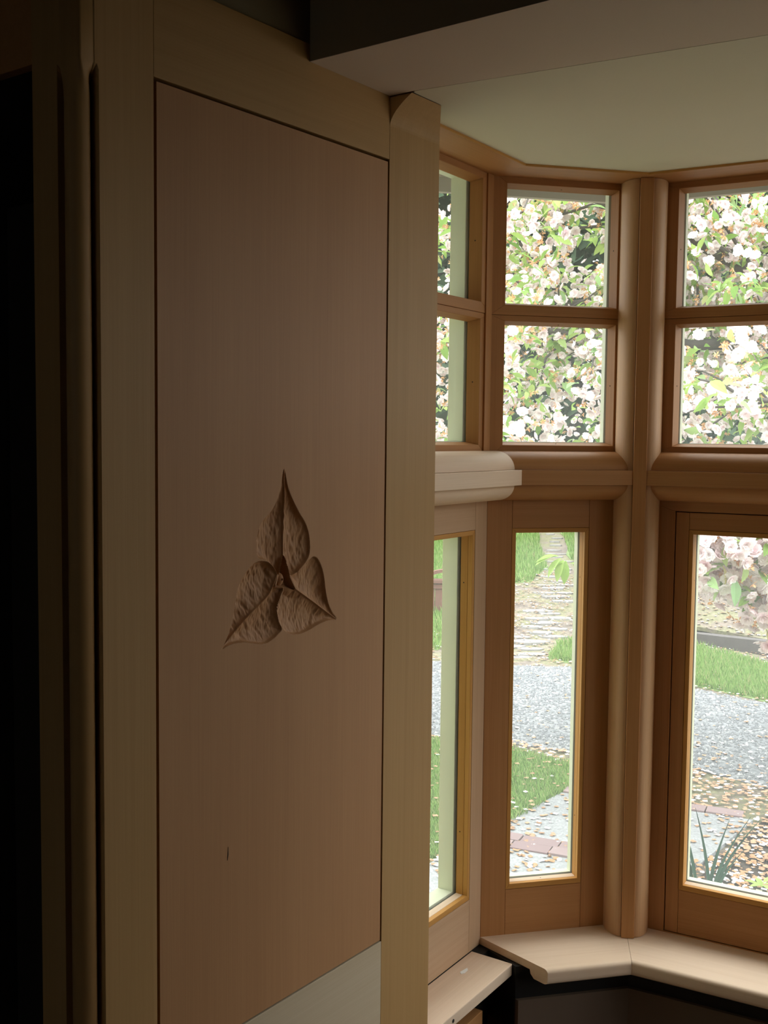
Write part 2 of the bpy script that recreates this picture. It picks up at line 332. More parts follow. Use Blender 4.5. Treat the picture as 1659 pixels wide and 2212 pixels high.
# back wall with an unseen window added to light the room's dim left side
wb = empty('wall_back', A.M, (-3.65, 0, 0)); tag(wb, 'dim wall behind the viewer with an added unseen window', 'wall', kind='structure')
BW0, BW1, BZ0, BZ1 = -.65, -.05, 1.15, 1.85
for w_, z_ in (((-3.6, BW0), (0, 2.78)), ((BW1, 2.3), (0, 2.78)), ((BW0, BW1), (0, BZ0)), ((BW0, BW1), (BZ1, 2.78))): box('plaster', (-3.7, -3.6), w_, z_, M_room, wb, bevel=0)
wv = empty('window_16', A.M, (-3.65, (BW0 + BW1) / 2, BZ0)); tag(wv, 'small unseen window added behind the viewer for dim light on the left side', 'window', kind='structure')
for w_, z_ in (((BW0, BW0 + .05), (BZ0, BZ1)), ((BW1 - .05, BW1), (BZ0, BZ1)), ((BW0 + .05, BW1 - .05), (BZ0, BZ0 + .05)), ((BW0 + .05, BW1 - .05), (BZ1 - .05, BZ1))): box('frame', (-3.69, -3.61), w_, z_, W['fir', 2], wv)
box('pane', (-3.655, -3.65), (BW0 + .05, BW1 - .05), (BZ0 + .05, BZ1 - .05), M_glass, wv, bevel=0)
Aw('wall_far_left', (-3.6, -.665), (2.2, 2.3), (0, 2.78), M_room, 'dim wall at the far left end of the room', 'wall')
# bay opposite side: mirrored panel wall
fe = F_.at(LB, 0)
ue = (fe - A.P).dot(A.u); wee = (fe - A.P).dot(A.n)
Aw('wall_right', (-.02, .15), (-3.6, wee), (0, 2.78), M_room, 'dim wall on the right side of the window bay', 'wall')
Aw('wall_front_right', (-3.6, .15), (-3.7, -3.6), (0, 2.78), M_room, 'dim side wall right of the viewer', 'wall')

# beam and ceilings of the bay
tb = box('trim_1', (-.2184, -.06), (-3.6, .0), (2.3405, 2.78), M_beam, None, A.M, bevel=.001); tag(tb, 'front face of the beam across the bay opening, coloured dark for its shade', 'beam', kind='structure')
def prism_poly(name, pts, z0, z1, mat, parent=None, bevel=0):
    """world-space polygon prism (may be concave)"""
    n = len(pts); bm = bmesh.new()
    top = [bm.verts.new((p[0], p[1], z1)) for p in pts]; bot = [bm.verts.new((p[0], p[1], z0)) for p in pts]
    bm.faces.new(top); bm.faces.new(bot[::-1])
    for i in range(n): bm.faces.new((bot[i], bot[(i + 1) % n], top[(i + 1) % n], top[i]))
    bmesh.ops.recalc_face_normals(bm, faces=bm.faces); bmesh.ops.triangulate(bm, faces=[f for f in bm.faces if len(f.verts) > 4])
    me = bpy.data.meshes.new(name); bm.to_mesh(me); bm.free(); me.materials.append(mat)
    o = bpy.data.objects.new(name, me); C.objects.link(o)
    if parent is not None: o.parent = parent
    return o
# soffit of the beam with the notch round the stile, then the bay ceiling
cr0, cr1 = A.at(-.004, -.052), A.at(.0772, -.6265)
crd = (cr1 - cr0).normalized(); crE = cr0 + crd * 3.55
sof = [A.at(-.2184, 0.0), A.at(-.0045, 0), A.at(-.0045, -.046), cr0 + crd * .0]
sof = [A.at(-.2184, -3.6), A.at(-.2184, -.0005), A.at(-.0045, -.0005), A.at(-.0045, -.046), cr0, crE]
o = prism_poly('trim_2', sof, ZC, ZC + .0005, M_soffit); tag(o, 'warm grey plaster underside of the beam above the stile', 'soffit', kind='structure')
Pb = B.at(-LB, 0); 
bay = [cr0 + Vector((.0012, 0.001, 0)), A.at(.003, -.046), A.at(.0885, -.0445), A.at(.122, -.0205), B.at(-.41, -.09), B.at(-.06, -.09), Cc.at(.06, -.09), Cc.at(LC - .04, -.09), D.at(.05, -.09), D.at(LD - .05, -.09), E_.at(.05, -.09), E_.at(LE - .05, -.09), F_.at(.05, -.09), F_.at(LB, -.09), crE + Vector((.0012, .001, 0))]
o = prism_poly('ceiling_bay', bay, ZC, ZC + .001, M_bayceil); o.name = 'ceiling_bay'; tag(o, 'pale greenish plaster ceiling inside the window bay', 'ceiling', kind='structure')
# roof over the bay (closes it from the sky)
W_E = .42
def offs(w):  # bay outline offset outward by w, mitred
    g = w * math.tan(R(21.2)); return [B.at(-LB - .1, w), B.at(g, w), Cc.at(LC + g, w), D.at(LD + g, w), E_.at(LE + g, w), F_.at(LB + .1, w)]
roof = empty('roof', ID, (1.2, 2.2, 2.39)); tag(roof, 'pale painted eave over the bay seen through the upper panes', 'eave', kind='structure')
core = offs(W_E) + [A.at(.15, -3.0), A.at(-.05, -3.0), A.at(-.05, .11)]
o = prism_poly('soffit', core, 2.425, 2.445, plain('eave_soffit_paint', (.26, .20, .165), .8), roof); o.location = -Vector(roof['_loc'])
o = prism_poly('roof_deck', core, 2.50, 2.56, M_room, roof); o.location = -Vector(roof['_loc'])
for i, (fr, a, b) in enumerate(((B, -LB - .1, 0), (Cc, 0, LC), (D, 0, LD), (E_, 0, LE), (F_, 0, LB + .1))):
    g = math.tan(R(21.2))
    o = ext_u('fascia_board', [(W_E, 2.388), (W_E + .02, 2.388), (W_E + .02, 2.56), (W_E, 2.56)], (lambda w, a=a: a - w * g) if i else a, (lambda w, b=b: b + w * g) if i < 4 else b, plain('fascia_paint', (.34, .29, .26), .7), None)
    o.parent = roof; o.matrix_world = fr.M
# exterior shell of the bay below sill and above head
def corner_ext(fr, L): pass

# ================================================================= BAY FACETS
win_n = [0]
def ring(par, outer, inner, w0, w1, inset, kind, names=('jamb', 'head', 'sill'), sill_mat=None, lab=None):
    uo0, uo1, zo0, zo1 = outer; ui0, ui1, zi0, zi1 = inner; b = inset
    fo = [(uo0, zo0), (uo1, zo0), (uo1, zo1), (uo0, zo1)]; fi = [(ui0, zi0), (ui1, zi0), (ui1, zi1), (ui0, zi1)]
    bi = [(ui0 + b, zi0 + b), (ui1 - b, zi0 + b), (ui1 - b, zi1 - b), (ui0 + b, zi1 - b)]
    res = []
    for k, nm in ((0, names[2]), (1, names[0]), (2, names[1]), (3, names[0])):
        j = (k + 1) % 4
        vs = [(fo[k][0], w0, fo[k][1]), (fo[j][0], w0, fo[j][1]), (fi[j][0], w0, fi[j][1]), (fi[k][0], w0, fi[k][1]),
              (fo[k][0], w1, fo[k][1]), (fo[j][0], w1, fo[j][1]), (bi[j][0], w1, bi[j][1]), (bi[k][0], w1, bi[k][1])]
        kd = sill_mat if (sill_mat and k == 0) else kind
        mat = kd if not isinstance(kd, str) else W[kd, 0 if k in (0, 2) else 2]
        o = mesh_obj(nm, vs, [(0, 1, 2, 3), (4, 5, 6, 7), (0, 1, 5, 4), (1, 2, 6, 5), (2, 3, 7, 6), (3, 0, 4, 7)], mat, par, bevel=.0008)
        if lab: tag(o, lab)
        res.append(o)
    return res
nail_mesh = None
def nail(par, loc, rot):
    global nail_mesh
    if nail_mesh is None:
        bm = bmesh.new(); bmesh.ops.create_cone(bm, cap_ends=True, segments=8, radius1=.0016, radius2=.0013, depth=.001)
        nail_mesh = bpy.data.meshes.new('nail_hole'); bm.to_mesh(nail_mesh); bm.free(); nail_mesh.materials.append(M_dark)
    o = bpy.data.objects.new('nail_hole', nail_mesh); C.objects.link(o); o.parent = par
    o.location = Vector(loc) - Vector(par['_loc']); o.rotation_euler = rot
def light(fr, outer, inner, label, w=0.0, od=.058):
    """one fixed pane with bevelled fir stops and a painted outside stop"""
    win_n[0] += 1
    um = (inner[0] + inner[1]) / 2; t = empty('window_%d' % win_n[0], fr.M, (um, 0, inner[2])); tag(t, label, 'window', kind='structure')
    ring(t, outer, inner, w, w + .030, .0065, 'fir')
    i2 = (inner[0] + .0065, inner[1] - .0065, inner[2] + .0065, inner[3] - .0065)
    g = .012
    box('pane', (i2[0] - g, i2[1] + g), (.0322, .0362), (i2[2] - g, i2[3] + g), M_glass, t, bevel=0)
    ring(t, (outer[0] + .003, outer[1] - .003, outer[2], outer[3]), (i2[0] + .0015, i2[1] - .0015, i2[2] + .0015, i2[3] + .013), .0385, od, 0, M_cream, ('outer_stop',) * 3)
    for (u, z) in ((um, inner[3]),): nail(t, (u, w + .016, z - .0035), (R(12), 0, 0))
    for z in ((inner[2] + inner[3]) / 2,):
        nail(t, (inner[0] + .0035, w + .016, z), (0, R(90), 0)); nail(t, (inner[1] - .0035, w + .016, z), (0, R(90), 0))
    nail(t, (um, w + .016, inner[2] + .0035), (R(-12), 0, 0))
    return t
def tall(fr, L, outer, inner, label, casement=None, od=.058, kd='fir'):
    win_n[0] += 1
    um = (inner[0] + inner[1]) / 2; t = empty('window_%d' % win_n[0], fr.M, (um, 0, .57)); tag(t, label, 'window', kind='structure')
    if casement:
        cu0, cu1, cz0, cz1 = casement; gp = .0022
        ring(t, outer, casement, 0, .055, 0, 'fir', ('frame_post', 'frame_head', 'frame_sill'))
        so = (cu0 + gp, cu1 - gp, cz0 + .002, cz1 - gp)
        # stiles run through, rails between
        parts = [('stile', (so[0], inner[0]), (so[2], so[3]), 2), ('stile', (inner[1], so[1]), (so[2], so[3]), 2), ('rail', (inner[0] + .0004, inner[1] - .0004), (so[2], inner[2]), 0), ('rail', (inner[0] + .0004, inner[1] - .0004), (inner[3], so[3]), 0)]
        for nm, u, z, ax in parts: box(nm, u, (.0015, .040), z, W['fir', ax], t, bevel=.0012)
    else:
        parts = [('stile', (outer[0], inner[0]), (outer[2], outer[3]), 2), ('stile', (inner[1], outer[1]), (outer[2], outer[3]), 2), ('rail', (inner[0] + .0004, inner[1] - .0004), (outer[2], inner[2]), 0), ('rail', (inner[0] + .0004, inner[1] - .0004), (inner[3], outer[3]), 0)]
        for nm, u, z, ax in parts: box(nm, u, (0, .040), z, W[kd, ax], t, bevel=.0008)
    # bead moulding round the glass
    a = (inner[0] + .0006, inner[1] - .0006, inner[2] + .0006, inner[3] - .0006); b_ = .0105
    i1 = (inner[0] + b_, inner[1] - b_, inner[2] + .0130, inner[3] - .0110)
    ring(t, a, i1, .0005, .012, 0, 'amber', ('bead',) * 3)
    ring(t, a, i1, .0122, .030, .0008, 'amber', ('stop',) * 3, sill_mat='pale')  # bottom stop in pale fir paints in its bright lit top
    g = .008
    box('pane', (i1[0] - g, i1[1] + g), (.0322, .0362), (i1[2] - g, i1[3] + g), M_glass, t, bevel=0)
    ring(t, a, (i1[0] - .001, i1[1] + .001, i1[2] - .001, i1[3] + .001), .0302, .0320, 0, M_gasket, ('gasket',) * 3)
    ring(t, (outer[0] + .003, outer[1] - .003, outer[2], outer[3]), (i1[0] + .0015, i1[1] - .0015, i1[2] + .0015, i1[3] - .0015), .0385, od, 0, M_cream, ('outer_stop',) * 3)
    for z in (inner[2] + .16, inner[3] - .12):
        nail(t, (i1[0], .022, z), (0, R(90), 0)); nail(t, (i1[1], .022, z), (0, R(90), 0))
    nail(t, (um, .02, i1[2]), (0, 0, 0))
    return t
ZR = dict(u1=(2.0265, 2.345), u2=(1.700, 2.0258), i1=(2.0497, 2.3205), i2=(1.7310, 2.0128), lo=(.556, 1.612), li=(.6819, 1.5396))
def facet(fr, L, up, lo, names, casement=None, od=.058, kd='fir'):
    light(fr, (0, L, *ZR['u1']), (up[0], up[1], *ZR['i1']), names[0], 0, od)
    light(fr, (0, L, *ZR['u2']), (up[0], up[1], *ZR['i2']), names[1], .0012, od)
    tall(fr, L, (0, L, *ZR['lo']), (lo[0], lo[1], *ZR['li']), names[2], casement, od, kd)
    # core behind the band and outside sheathing
facetB = Fr(33.92, B.at(-LB, 0)[:2])   # same plane as B, counted from its left end
facet(facetB, LB, (.085, LB - .0445), (.11, LB - .0542), (
    'narrow sliver of upper window beside the stile, top pane of the leftmost bay side', 'second pane down on the leftmost bay side, beside the stile', 'tall lower window beside the stile, showing green lawn and a red-brown planter'), od=.078, kd='pinkish')
facet(Cc, LC, (.0345, .3075), (.0607, .2526), (
    'top pane left of the rounded corner post, full of blossom', 'pane under the top one left of the corner post, with large leaves', 'tall narrow lower window left of the corner post, overlooking a path and gravel'))
facet(D, LD, (.0820, LD - .0820), (.1269, LD - .1269), (
    'top pane right of the rounded corner post, full of white blossom', 'pane under the top one right of the corner post, with grey boughs', 'tall lower casement right of the corner post, with blossom, gravel and strap leaves'),
    casement=(.0944, LD - .0944, .5745, 1.5815))
facet(E_, LE, (.0617, .3347), (.1166, .3085), ('top pane on the far right side of the bay, outside the picture', 'second pane on the far right side of the bay, outside the picture', 'tall window on the far right side of the bay, outside the picture'))
facet(F_, LB, (.0445, LB - .085), (.0542, LB - .11), ('top pane at the right end of the bay, outside the picture', 'second pane at the right end of the bay, outside the picture', 'tall window at the right end of the bay, outside the picture'))
# vertical strip on the left side of the inner corner
o = box('trim_3', (-.0275, 0.0), (-.0035, .002), (1.7175, ZU), W['fir', 2], None, B.M); tag(o, 'narrow upright fir strip in the bay corner left of the upper windows', 'trim', kind='structure')

# band mouldings
def ell(c, rx, rz, a0, a1, n=12): return [(c[0] + rx * math.cos(R(a0 + (a1 - a0) * i / n)), c[1] + rz * math.sin(R(a0 + (a1 - a0) * i / n))) for i in range(n + 1)]
def band(fr, uL, uR, d, kinds, label, k):
    t = empty('trim_%d' % k, fr.M, ((val(uL, 0) + val(uR, 0)) / 2, 0, 1.6045)); tag(t, label, 'moulding', kind='structure')
    cap = [(.0, 1.7178)] + [(-d, 1.7178)] * (1 if d > 0 else 0) + ell((-d, 1.6768), .061, .041, 90, 180)[1:] + [(0, 1.6768)]
    ext_u('cap_moulding', cap, uL, uR, W[kinds[0], 0], t, smooth=True)
    box('fascia', (val(uL, -.07), val(uR, -.07)), (-.0725 - d * 1.45, 0), (1.6420, 1.6762), W[kinds[1], 0], t)
    ov = [(0, 1.6412), (-d - .061, 1.6412)] + ell((-d, 1.6412), .061, .0367, 180, 270)[1:] + [(0, 1.6045)]
    ext_u('lower_moulding', ov, uL, uR, W[kinds[2], 0], t, smooth=True)
    return t
band(B, -LB, .032, .0125, ('pale', 'pale', 'pale'), 'pale fir moulding shelf on the leftmost bay side, butting the darker one', 4)
gm = math.tan(R(21.2))
band(Cc, .004, LC - .028, 0, ('fir', 'fir', 'fir'), 'rounded fir moulding band between the windows left of the corner post', 5)
band(D, .028, LD - .028, 0, ('fir', 'fir', 'fir'), 'rounded fir moulding band between the windows right of the corner post', 6)
band(E_, .028, LE - .004, 0, ('fir', 'fir', 'fir'), 'moulding band on the far right side of the bay, outside the picture', 7)
# corner posts: two quarter rounds and a flat strip, in the frame of the bisector
def cpost(P, az, k, label):
    t = empty('trim_%d' % k, Fr(az, P[:2]).M, (0, -.05, .573)); tag(t, label, 'post', kind='structure')
    # local: x = across the strip, y = outward, room side is negative y
    box('strip', (-.0150, .0150), (-.0865, .0), (.5735, ZU), W['fir', 2], t, bevel=.0015)
    for s in (-1, 1):
        pr = [(s * (.0160 + .0380 * math.cos(R(a))), -.004 - .0740 * math.sin(R(a))) for a in np.linspace(0, 90, 15)] + [(s * .0160, .0), (s * .045, .012)]
        ext_z('quarter_round', pr, .5735, ZU - .0008, W['round', 2], t, smooth=True)
    return t
cpost(D.at(0, 0), (76.70 + 119.08) / 2, 8, 'tall rounded fir corner post with a flat middle strip between the windows')
cpost(E_.at(0, 0), (161.46 + 119.08) / 2, 9, 'rounded fir corner post at the right side of the bay, outside the picture')
# head boards under the bay ceiling
def head(fr, uL, uR, k, label, mt):
    t = empty('trim_%d' % k, fr.M, ((val(uL, 0) + val(uR, 0)) / 2, 0, ZU)); tag(t, label, 'trim', kind='structure')
    pr = [(-.0995, ZU), (.03, ZU), (.03, ZU + .03), (-.0995, ZU + .03)]
    ext_u('head_board', pr, uL, uR, W[mt, 0], t)
    ext_u('edge_strip', [(-.1015, ZU + .0002), (-.0997, ZU + .0002), (-.0997, ZC + .0015), (-.1015, ZC + .0015)], uL, uR, W['amber', 0], t)
mi = lambda s: (lambda w: s * w * math.tan(R(21.3)))
head(B, -LB, lambda w: w * .392, 10, 'fir head board above the leftmost bay windows', 'fir')
head(Cc, lambda w: -w * .392, lambda w: LC + w * .388, 11, 'fir head board above the windows left of the corner post', 'fir')
head(D, lambda w: -w * .388, lambda w: LD + w * .388, 12, 'fir head board above the windows right of the corner post', 'fir')
head(E_, lambda w: -w * .388, lambda w: LE + w * .392, 13, 'head board on the far right side of the bay, outside the picture', 'fir')
head(F_, lambda w: -w * .392, LB, 14, 'head board at the right end of the bay, outside the picture', 'fir')

# sills
nose = [(0, .5727), (-.1765, .5727)] + ell((-.1765, .5637), .0095, .009, 90, 180, 6)[1:] + [(-.1855, .549)] + ell((-.176, .546), .0095, .0085, 180, 270, 5)[1:] + [(-.150, .5375), (-.141, .546), (-.139, .5552), (0, .5552)]
o = ext_u('trim_15', nose, lambda w: -w * .517, lambda w: LC + w * .388, W['pale', 0], None, Cc.M, smooth=True); tag(o, 'pale fir sill board with a cut slanting end, left of the corner post', 'sill', kind='structure')
o = ext_u('trim_16', nose, lambda w: -w * .388 + .0006, lambda w: LD + w * .388, W['pale', 0], None, D.M, smooth=True); tag(o, 'pale fir sill board under the casement right of the corner post', 'sill', kind='structure')
o = ext_u('trim_17', nose, lambda w: -w * .388 + .0006, LE, W['pale', 0], None, E_.M, smooth=True); tag(o, 'sill board on the far right side of the bay, outside the picture', 'sill', kind='structure')
tsb = empty('trim_18', B.M, (-.2, -.05, .53)); tag(tsb, 'rough pale board on the left, under the end of the bullnosed sill', 'sill', kind='structure')
box('board', (-LB, -.040), (-.1075, .0), (.5285, .5548), W['pale', 0], tsb, bevel=.002)
bm = bmesh.new(); bmesh.ops.create_cone(bm, cap_ends=True, segments=12, radius1=.004, radius2=.004, depth=.0012); me = bpy.data.meshes.new('screw_hole'); bm.to_mesh(me); bm.free(); me.materials.append(M_dark)
o = bpy.data.objects.new('screw_hole', me); C.objects.link(o); o.parent = tsb; o.location = Vector((-.308, -.1078, .5415)) - Vector(tsb['_loc']); o.rotation_euler = (R(90), 0, 0)
gl = sliver('glue_drip', [(-.150, .0), (-.144, .006), (-.130, .004), (-.118, .002), (-.126, -.004), (-.142, -.005)], 0, M_white, tsb, .001)
for v in gl.data.vertices: x, y, z = v.co; v.co = (x, -.035 + z, .5549 + y)
tag(gl, 'dried white glue drip')
# walls under the bay windows
def under(fr, uL, uR, k, label):
    t = empty('wall_bay_%s' % k, fr.M, (.1, -.1, 0)); tag(t, label, 'wall', kind='structure')
    ext_u('layer', [(-.120, .40), (.06, .40), (.06, .5545), (-.120, .5545)], uL, uR, M_dark, t)  # plain black strip directly under the sill
    ext_u('sheathing', [(-.130, 0), (.0, 0), (.0, .4795), (-.130, .4795)], uL, uR, M_board, t)
under(Cc, lambda w: -w * .38, lambda w: LC + w * .388, 'middle', 'brown sheathing wall with black membrane strip, below the short sill')
under(D, lambda w: -w * .388, lambda w: LD + w * .388, 'front', 'brown sheathing wall with black membrane strip, below the long sill')
under(E_, lambda w: -w * .388, lambda w: LE + w * .39, 'right', 'sheathing wall on the far right side of the bay, outside the picture')
t = empty('wall_bay_left', B.M, (-.2, 0, 0)); tag(t, 'black unfinished wall under the rough board at the left', 'wall', kind='structure')
ext_u('layer', [(-.03, 0), (.06, 0), (.06, .5545), (-.03, .5545)], -LB - .05, lambda w: w * .39, M_dark, t)
box('blocking', (-.36, -.27), (-.09, -.031), (.36, .50), W['fir', 0], t); box('blocking', (-.25, -.12), (-.075, -.031), (.30, .47), W['fir', 0], t)
t = empty('wall_bay_end', F_.M, (.2, 0, 0)); tag(t, 'wall under the right end of the bay, outside the picture', 'wall', kind='structure')
box('sheathing', (0, LB + .1), (-.03, .06), (0, .5545), M_board, t, bevel=0)
# outer shell closing the bay: band core, head core, wall below
for i, (fr, L) in enumerate(((facetB, LB), (Cc, LC), (D, LD), (E_, LE), (F_, LB))):
    t = empty('wall_outer' if i == 0 else 'wall_outer.%03d' % i, fr.M, (L / 2, .08, 0)); tag(t, ['cream outside wall at the left end of the bay', 'cream outside wall left of the corner post', 'cream outside wall at the front of the bay', 'cream outside wall on the right side of the bay', 'cream outside wall at the right end of the bay'][i], 'wall', kind='structure')
    gL = (lambda w: -w * gm) if i else -.12; gR = (lambda w, L=L: L + w * gm) if i < 4 else L + .12
    for z in ((-.38, .5560), (1.612, 1.7000), (2.345, 2.51)):
        ext_u('cladding', [(.0405, z[0]), (.085, z[0]), (.085, z[1]), (.0405, z[1])], gL, gR, M_cream, t)
    # corner fillets between the frames
for i, (a, b) in enumerate(((B, Cc), (Cc, D), (D, E_), (E_, F_))):
    P = b.P; az = [(33.92 + 76.7) / 2, (76.7 + 119.08) / 2, (119.08 + 161.46) / 2, (161.46 + 204.24) / 2][i]
    t = box('corner_board' if i == 0 else 'corner_board.%03d' % i, (-.017, .017), (.012, .092), (-.38, 2.51), M_cream, None, Fr(az, P[:2]).M); 
    tag(t, ['cream outside corner board left of the blossom panes', 'cream outside corner board behind the rounded post', 'cream outside corner board at the right front of the bay', 'cream outside corner board at the right end of the bay'][i], 'trim', kind='structure'); t.name = 'trim_%d' % (19 + i)
# return between panel wall and first facet (hidden behind the stile)
o = box('wall_return', (.0, .12), (.034, .115), (0, 2.44), W['fir', 2], None, A.M); o.name = 'trim_23'; tag(o, 'fir end piece behind the wide stile', 'trim', kind='structure')
o = box('wall_outside', (-.1, .0), (.098, 2.3), (-.38, 2.86), M_cream, None, A.M, bevel=0); o.name = 'wall_outside'; tag(o, 'cream outside wall of the house left of the bay', 'wall', kind='structure')

# ================================================================= OUTSIDE
GZ = -.35
def ter(x, y): return GZ + .12 * np.maximum(0, np.asarray(y, float) - 10.5)
def draped(name, poly, h, mat, thick=.03, step=.25, top=True, jag=0):
    """polygon laid on the terrain with a small thickness"""
    P = []
    n = len(poly)
    for i in range(n):
        a = np.array(poly[i], float); b = np.array(poly[(i + 1) % n], float); L = np.linalg.norm(b - a); k = max(1, int(L / step))
        for j in range(k):
            q = a + (b - a) * j / k
            if jag: q = q + rng.normal(0, jag, 2)
            P.append(q)
    bm = bmesh.new(); vs = [bm.verts.new((p[0], p[1], 0)) for p in P]; f = bm.faces.new(vs)
    bmesh.ops.triangulate(bm, faces=[f])
    for _ in range(3):
        long = [e for e in bm.edges if e.calc_length() > .8]
        if long: bmesh.ops.subdivide_edges(bm, edges=long, cuts=1); bmesh.ops.triangulate(bm, faces=bm.faces[:])
    for v in bm.verts: v.co.z = float(ter(v.co.x, v.co.y)) + h
    r = bmesh.ops.extrude_face_region(bm, geom=bm.faces[:])
    for g in r['geom']:
        if isinstance(g, bmesh.types.BMVert): g.co.z -= thick
    bmesh.ops.recalc_face_normals(bm, faces=bm.faces)
    me = bpy.data.meshes.new(name); bm.to_mesh(me); bm.free(); me.materials.append(mat)
    o = bpy.data.objects.new(name, me); C.objects.link(o); return o
def ground_mat(name, cols, scale, det=6, bump=.01, bscale=40):
    m, nt, b = newmat(name); L = nt.links; tc = N(nt, 'ShaderNodeTexCoord')
    n1 = N(nt, 'ShaderNodeTexNoise', Scale=scale, Detail=det, Roughness=.65); L.new(tc.outputs['Object'], n1.inputs['Vector'])
    cr = N(nt, 'ShaderNodeValToRGB'); e = cr.color_ramp.elements; e[0].position = cols[0][0]; e[0].color = (*cols[0][1], 1); e[1].position = cols[-1][0]; e[1].color = (*cols[-1][1], 1)
    for p, c in cols[1:-1]: x = e.new(p); x.color = (*c, 1)
    L.new(n1.outputs[0], cr.inputs[0])
    n2 = N(nt, 'ShaderNodeTexNoise', Scale=bscale, Detail=4.0); L.new(tc.outputs['Object'], n2.inputs['Vector'])
    mx = N(nt, 'ShaderNodeMix', _data_type='RGBA', _blend_type='OVERLAY'); mx.inputs[0].default_value = .6; L.new(cr.outputs[0], mx.inputs[6]); L.new(n2.outputs[0], mx.inputs[7])
    L.new(mx.outputs[2], b.inputs['Base Color']); b.inputs['Roughness'].default_value = .95; b.inputs['Specular IOR Level'].default_value = .1
    bp = N(nt, 'ShaderNodeBump', Strength=.6, Distance=bump); L.new(n2.outputs[0], bp.inputs['Height']); L.new(bp.outputs[0], b.inputs['Normal'])
    return m
M_litter = ground_mat('leaf_litter', [(.3, (.10, .085, .075)), (.45, (.165, .135, .11)), (.55, (.155, .15, .085)), (.7, (.21, .17, .145))], 2.2)
M_soil = ground_mat('dark_soil', [(.3, (.04, .03, .025)), (.7, (.09, .075, .06))], 5)
M_gravel = ground_mat('blue_grey_gravel', [(.35, (.15, .154, .158)), (.5, (.195, .20, .205)), (.66, (.24, .238, .23))], 3.0, bscale=38)
M_conc = ground_mat('pale_concrete', [(.35, (.22, .224, .226)), (.65, (.265, .269, .27))], 2, bump=.002, bscale=90)
M_brick = rampmat('pale_pink_brick', [(0, (.20, .14, .14)), (1, (.25, .185, .18))], objrand=True, rough=.9)
M_stone = rampmat('pale_path_stone', [(0, (.22, .205, .19)), (1, (.29, .28, .265))], objrand=True, rough=.9)
M_turf = ground_mat('turf', [(.3, (.12, .17, .06)), (.7, (.19, .25, .10))], 3)
M_blade = rampmat('grass_blade', [(0, (.12, .22, .05)), (.5, (.21, .34, .085)), (.85, (.29, .41, .14)), (1, (.38, .34, .17))], rough=.8, trans=.3)
M_bark = plain('grey_bark', (.10, .088, .08), .9, .4, 14, .004, 60)
M_fence = plain('red_brown_cedar', (.16, .08, .06), .8, .15, 8)
M_iron = plain('dark_wire', (.09, .08, .075), .6, .1, 8)

# terrain
gx = np.linspace(-14, 22, 73); gy = np.concatenate([np.linspace(-6, 2, 5), np.linspace(2.6, 34, 90)])
GX, GY = np.meshgrid(gx, gy); GH = ter(GX, GY) + .005 * np.sin(GX * 2.1 + 1) * np.sin(GY * 1.7) * (GY > 4)
idx = np.arange(GX.size).reshape(GX.shape)
o = raw('ground', np.stack([GX, GY, GH - .008], -1).reshape(-1, 3), np.stack([idx[:-1, :-1], idx[:-1, 1:], idx[1:, 1:], idx[1:, :-1]], -1).reshape(-1, 4), M_litter, smooth=True)
tag(o, 'garden ground strewn with tan leaf litter and moss', 'ground', kind='structure')
o = draped('flower_bed_soil', [(1.25, 4.75), (1.96, 5.70), (2.16, 5.99), (2.6, 6.2), (4.2, 5.0), (3.2, 3.2), (1.1, 3.6)], -.004, M_soil, .03, jag=.02); tag(o, 'dark planting bed soil at the right below the casement', 'ground', kind='structure')
# driveway
DR = [(-6, 9.0), (-1, 7.75), (.38, 7.52), (.91, 7.45), (1.25, 7.20), (2.02, 6.82), (2.35, 6.5), (3.4, 5.9), (6.5, 3.9), (9, 6.2), (5.2, 7.2), (3.9, 7.95), (3.07, 8.58), (2.66, 9.05), (1.9, 9.9), (1.21, 9.92), (.49, 10.1), (-2, 10.2), (-6, 11)]
dv = draped('driveway', DR, .0, M_gravel, .04, jag=.03); tag(dv, 'blue grey gravel driveway curving past the house', 'driveway', kind='structure')
# loose stones on the gravel
def inpoly(P, poly): return inside(P[:, 0], P[:, 1], poly)
def scatter(poly, n, xr, yr, seed):
    g = np.random.default_rng(seed); P = np.stack([g.uniform(*xr, n), g.uniform(*yr, n)], -1); return P[inpoly(P, poly)]
P = scatter(DR, 26000, (.2, 4.2), (6.4, 10.2), 3)
oct_v = np.array([(1, 0, 0), (0, 1, 0), (-1, 0, 0), (0, -1, 0), (0, 0, 1.), (0, 0, -.5)]); oct_f = np.array([(0, 1, 4), (1, 2, 4), (2, 3, 4), (3, 0, 4)])
def instance(basev, basef, pos, scale, rots):
    n = len(pos); V = np.einsum('nij,vj->nvi', rots, basev) * (scale[:, None, None] if scale.ndim == 1 else scale[:, None, :]) + pos[:, None, :]
    F = (basef[None] + (np.arange(n) * len(basev))[:, None, None]).reshape(-1, basef.shape[1]); return V.reshape(-1, 3), F
def rotz(a):
    c, s = np.cos(a), np.sin(a); z = np.zeros_like(a); return np.stack([np.stack([c, -s, z], -1), np.stack([s, c, z], -1), np.stack([z, z, z + 1], -1)], 1)
def rand_rot(n, g):
    q = g.normal(size=(n, 4)); q /= np.linalg.norm(q, axis=1)[:, None]; w, x, y, z = q.T
    return np.stack([np.stack([1 - 2 * (y * y + z * z), 2 * (x * y - z * w), 2 * (x * z + y * w)], -1), np.stack([2 * (x * y + z * w), 1 - 2 * (x * x + z * z), 2 * (y * z - x * w)], -1), np.stack([2 * (x * z - y * w), 2 * (y * z + x * w), 1 - 2 * (x * x + y * y)], -1)], 1)
g = np.random.default_rng(5)
pos = np.concatenate([P, (ter(P[:, 0], P[:, 1]) + .002)[:, None]], 1)
V, F = instance(oct_v, oct_f, pos, g.uniform(.004, .016, len(P)) , rotz(g.uniform(0, 6.28, len(P))))
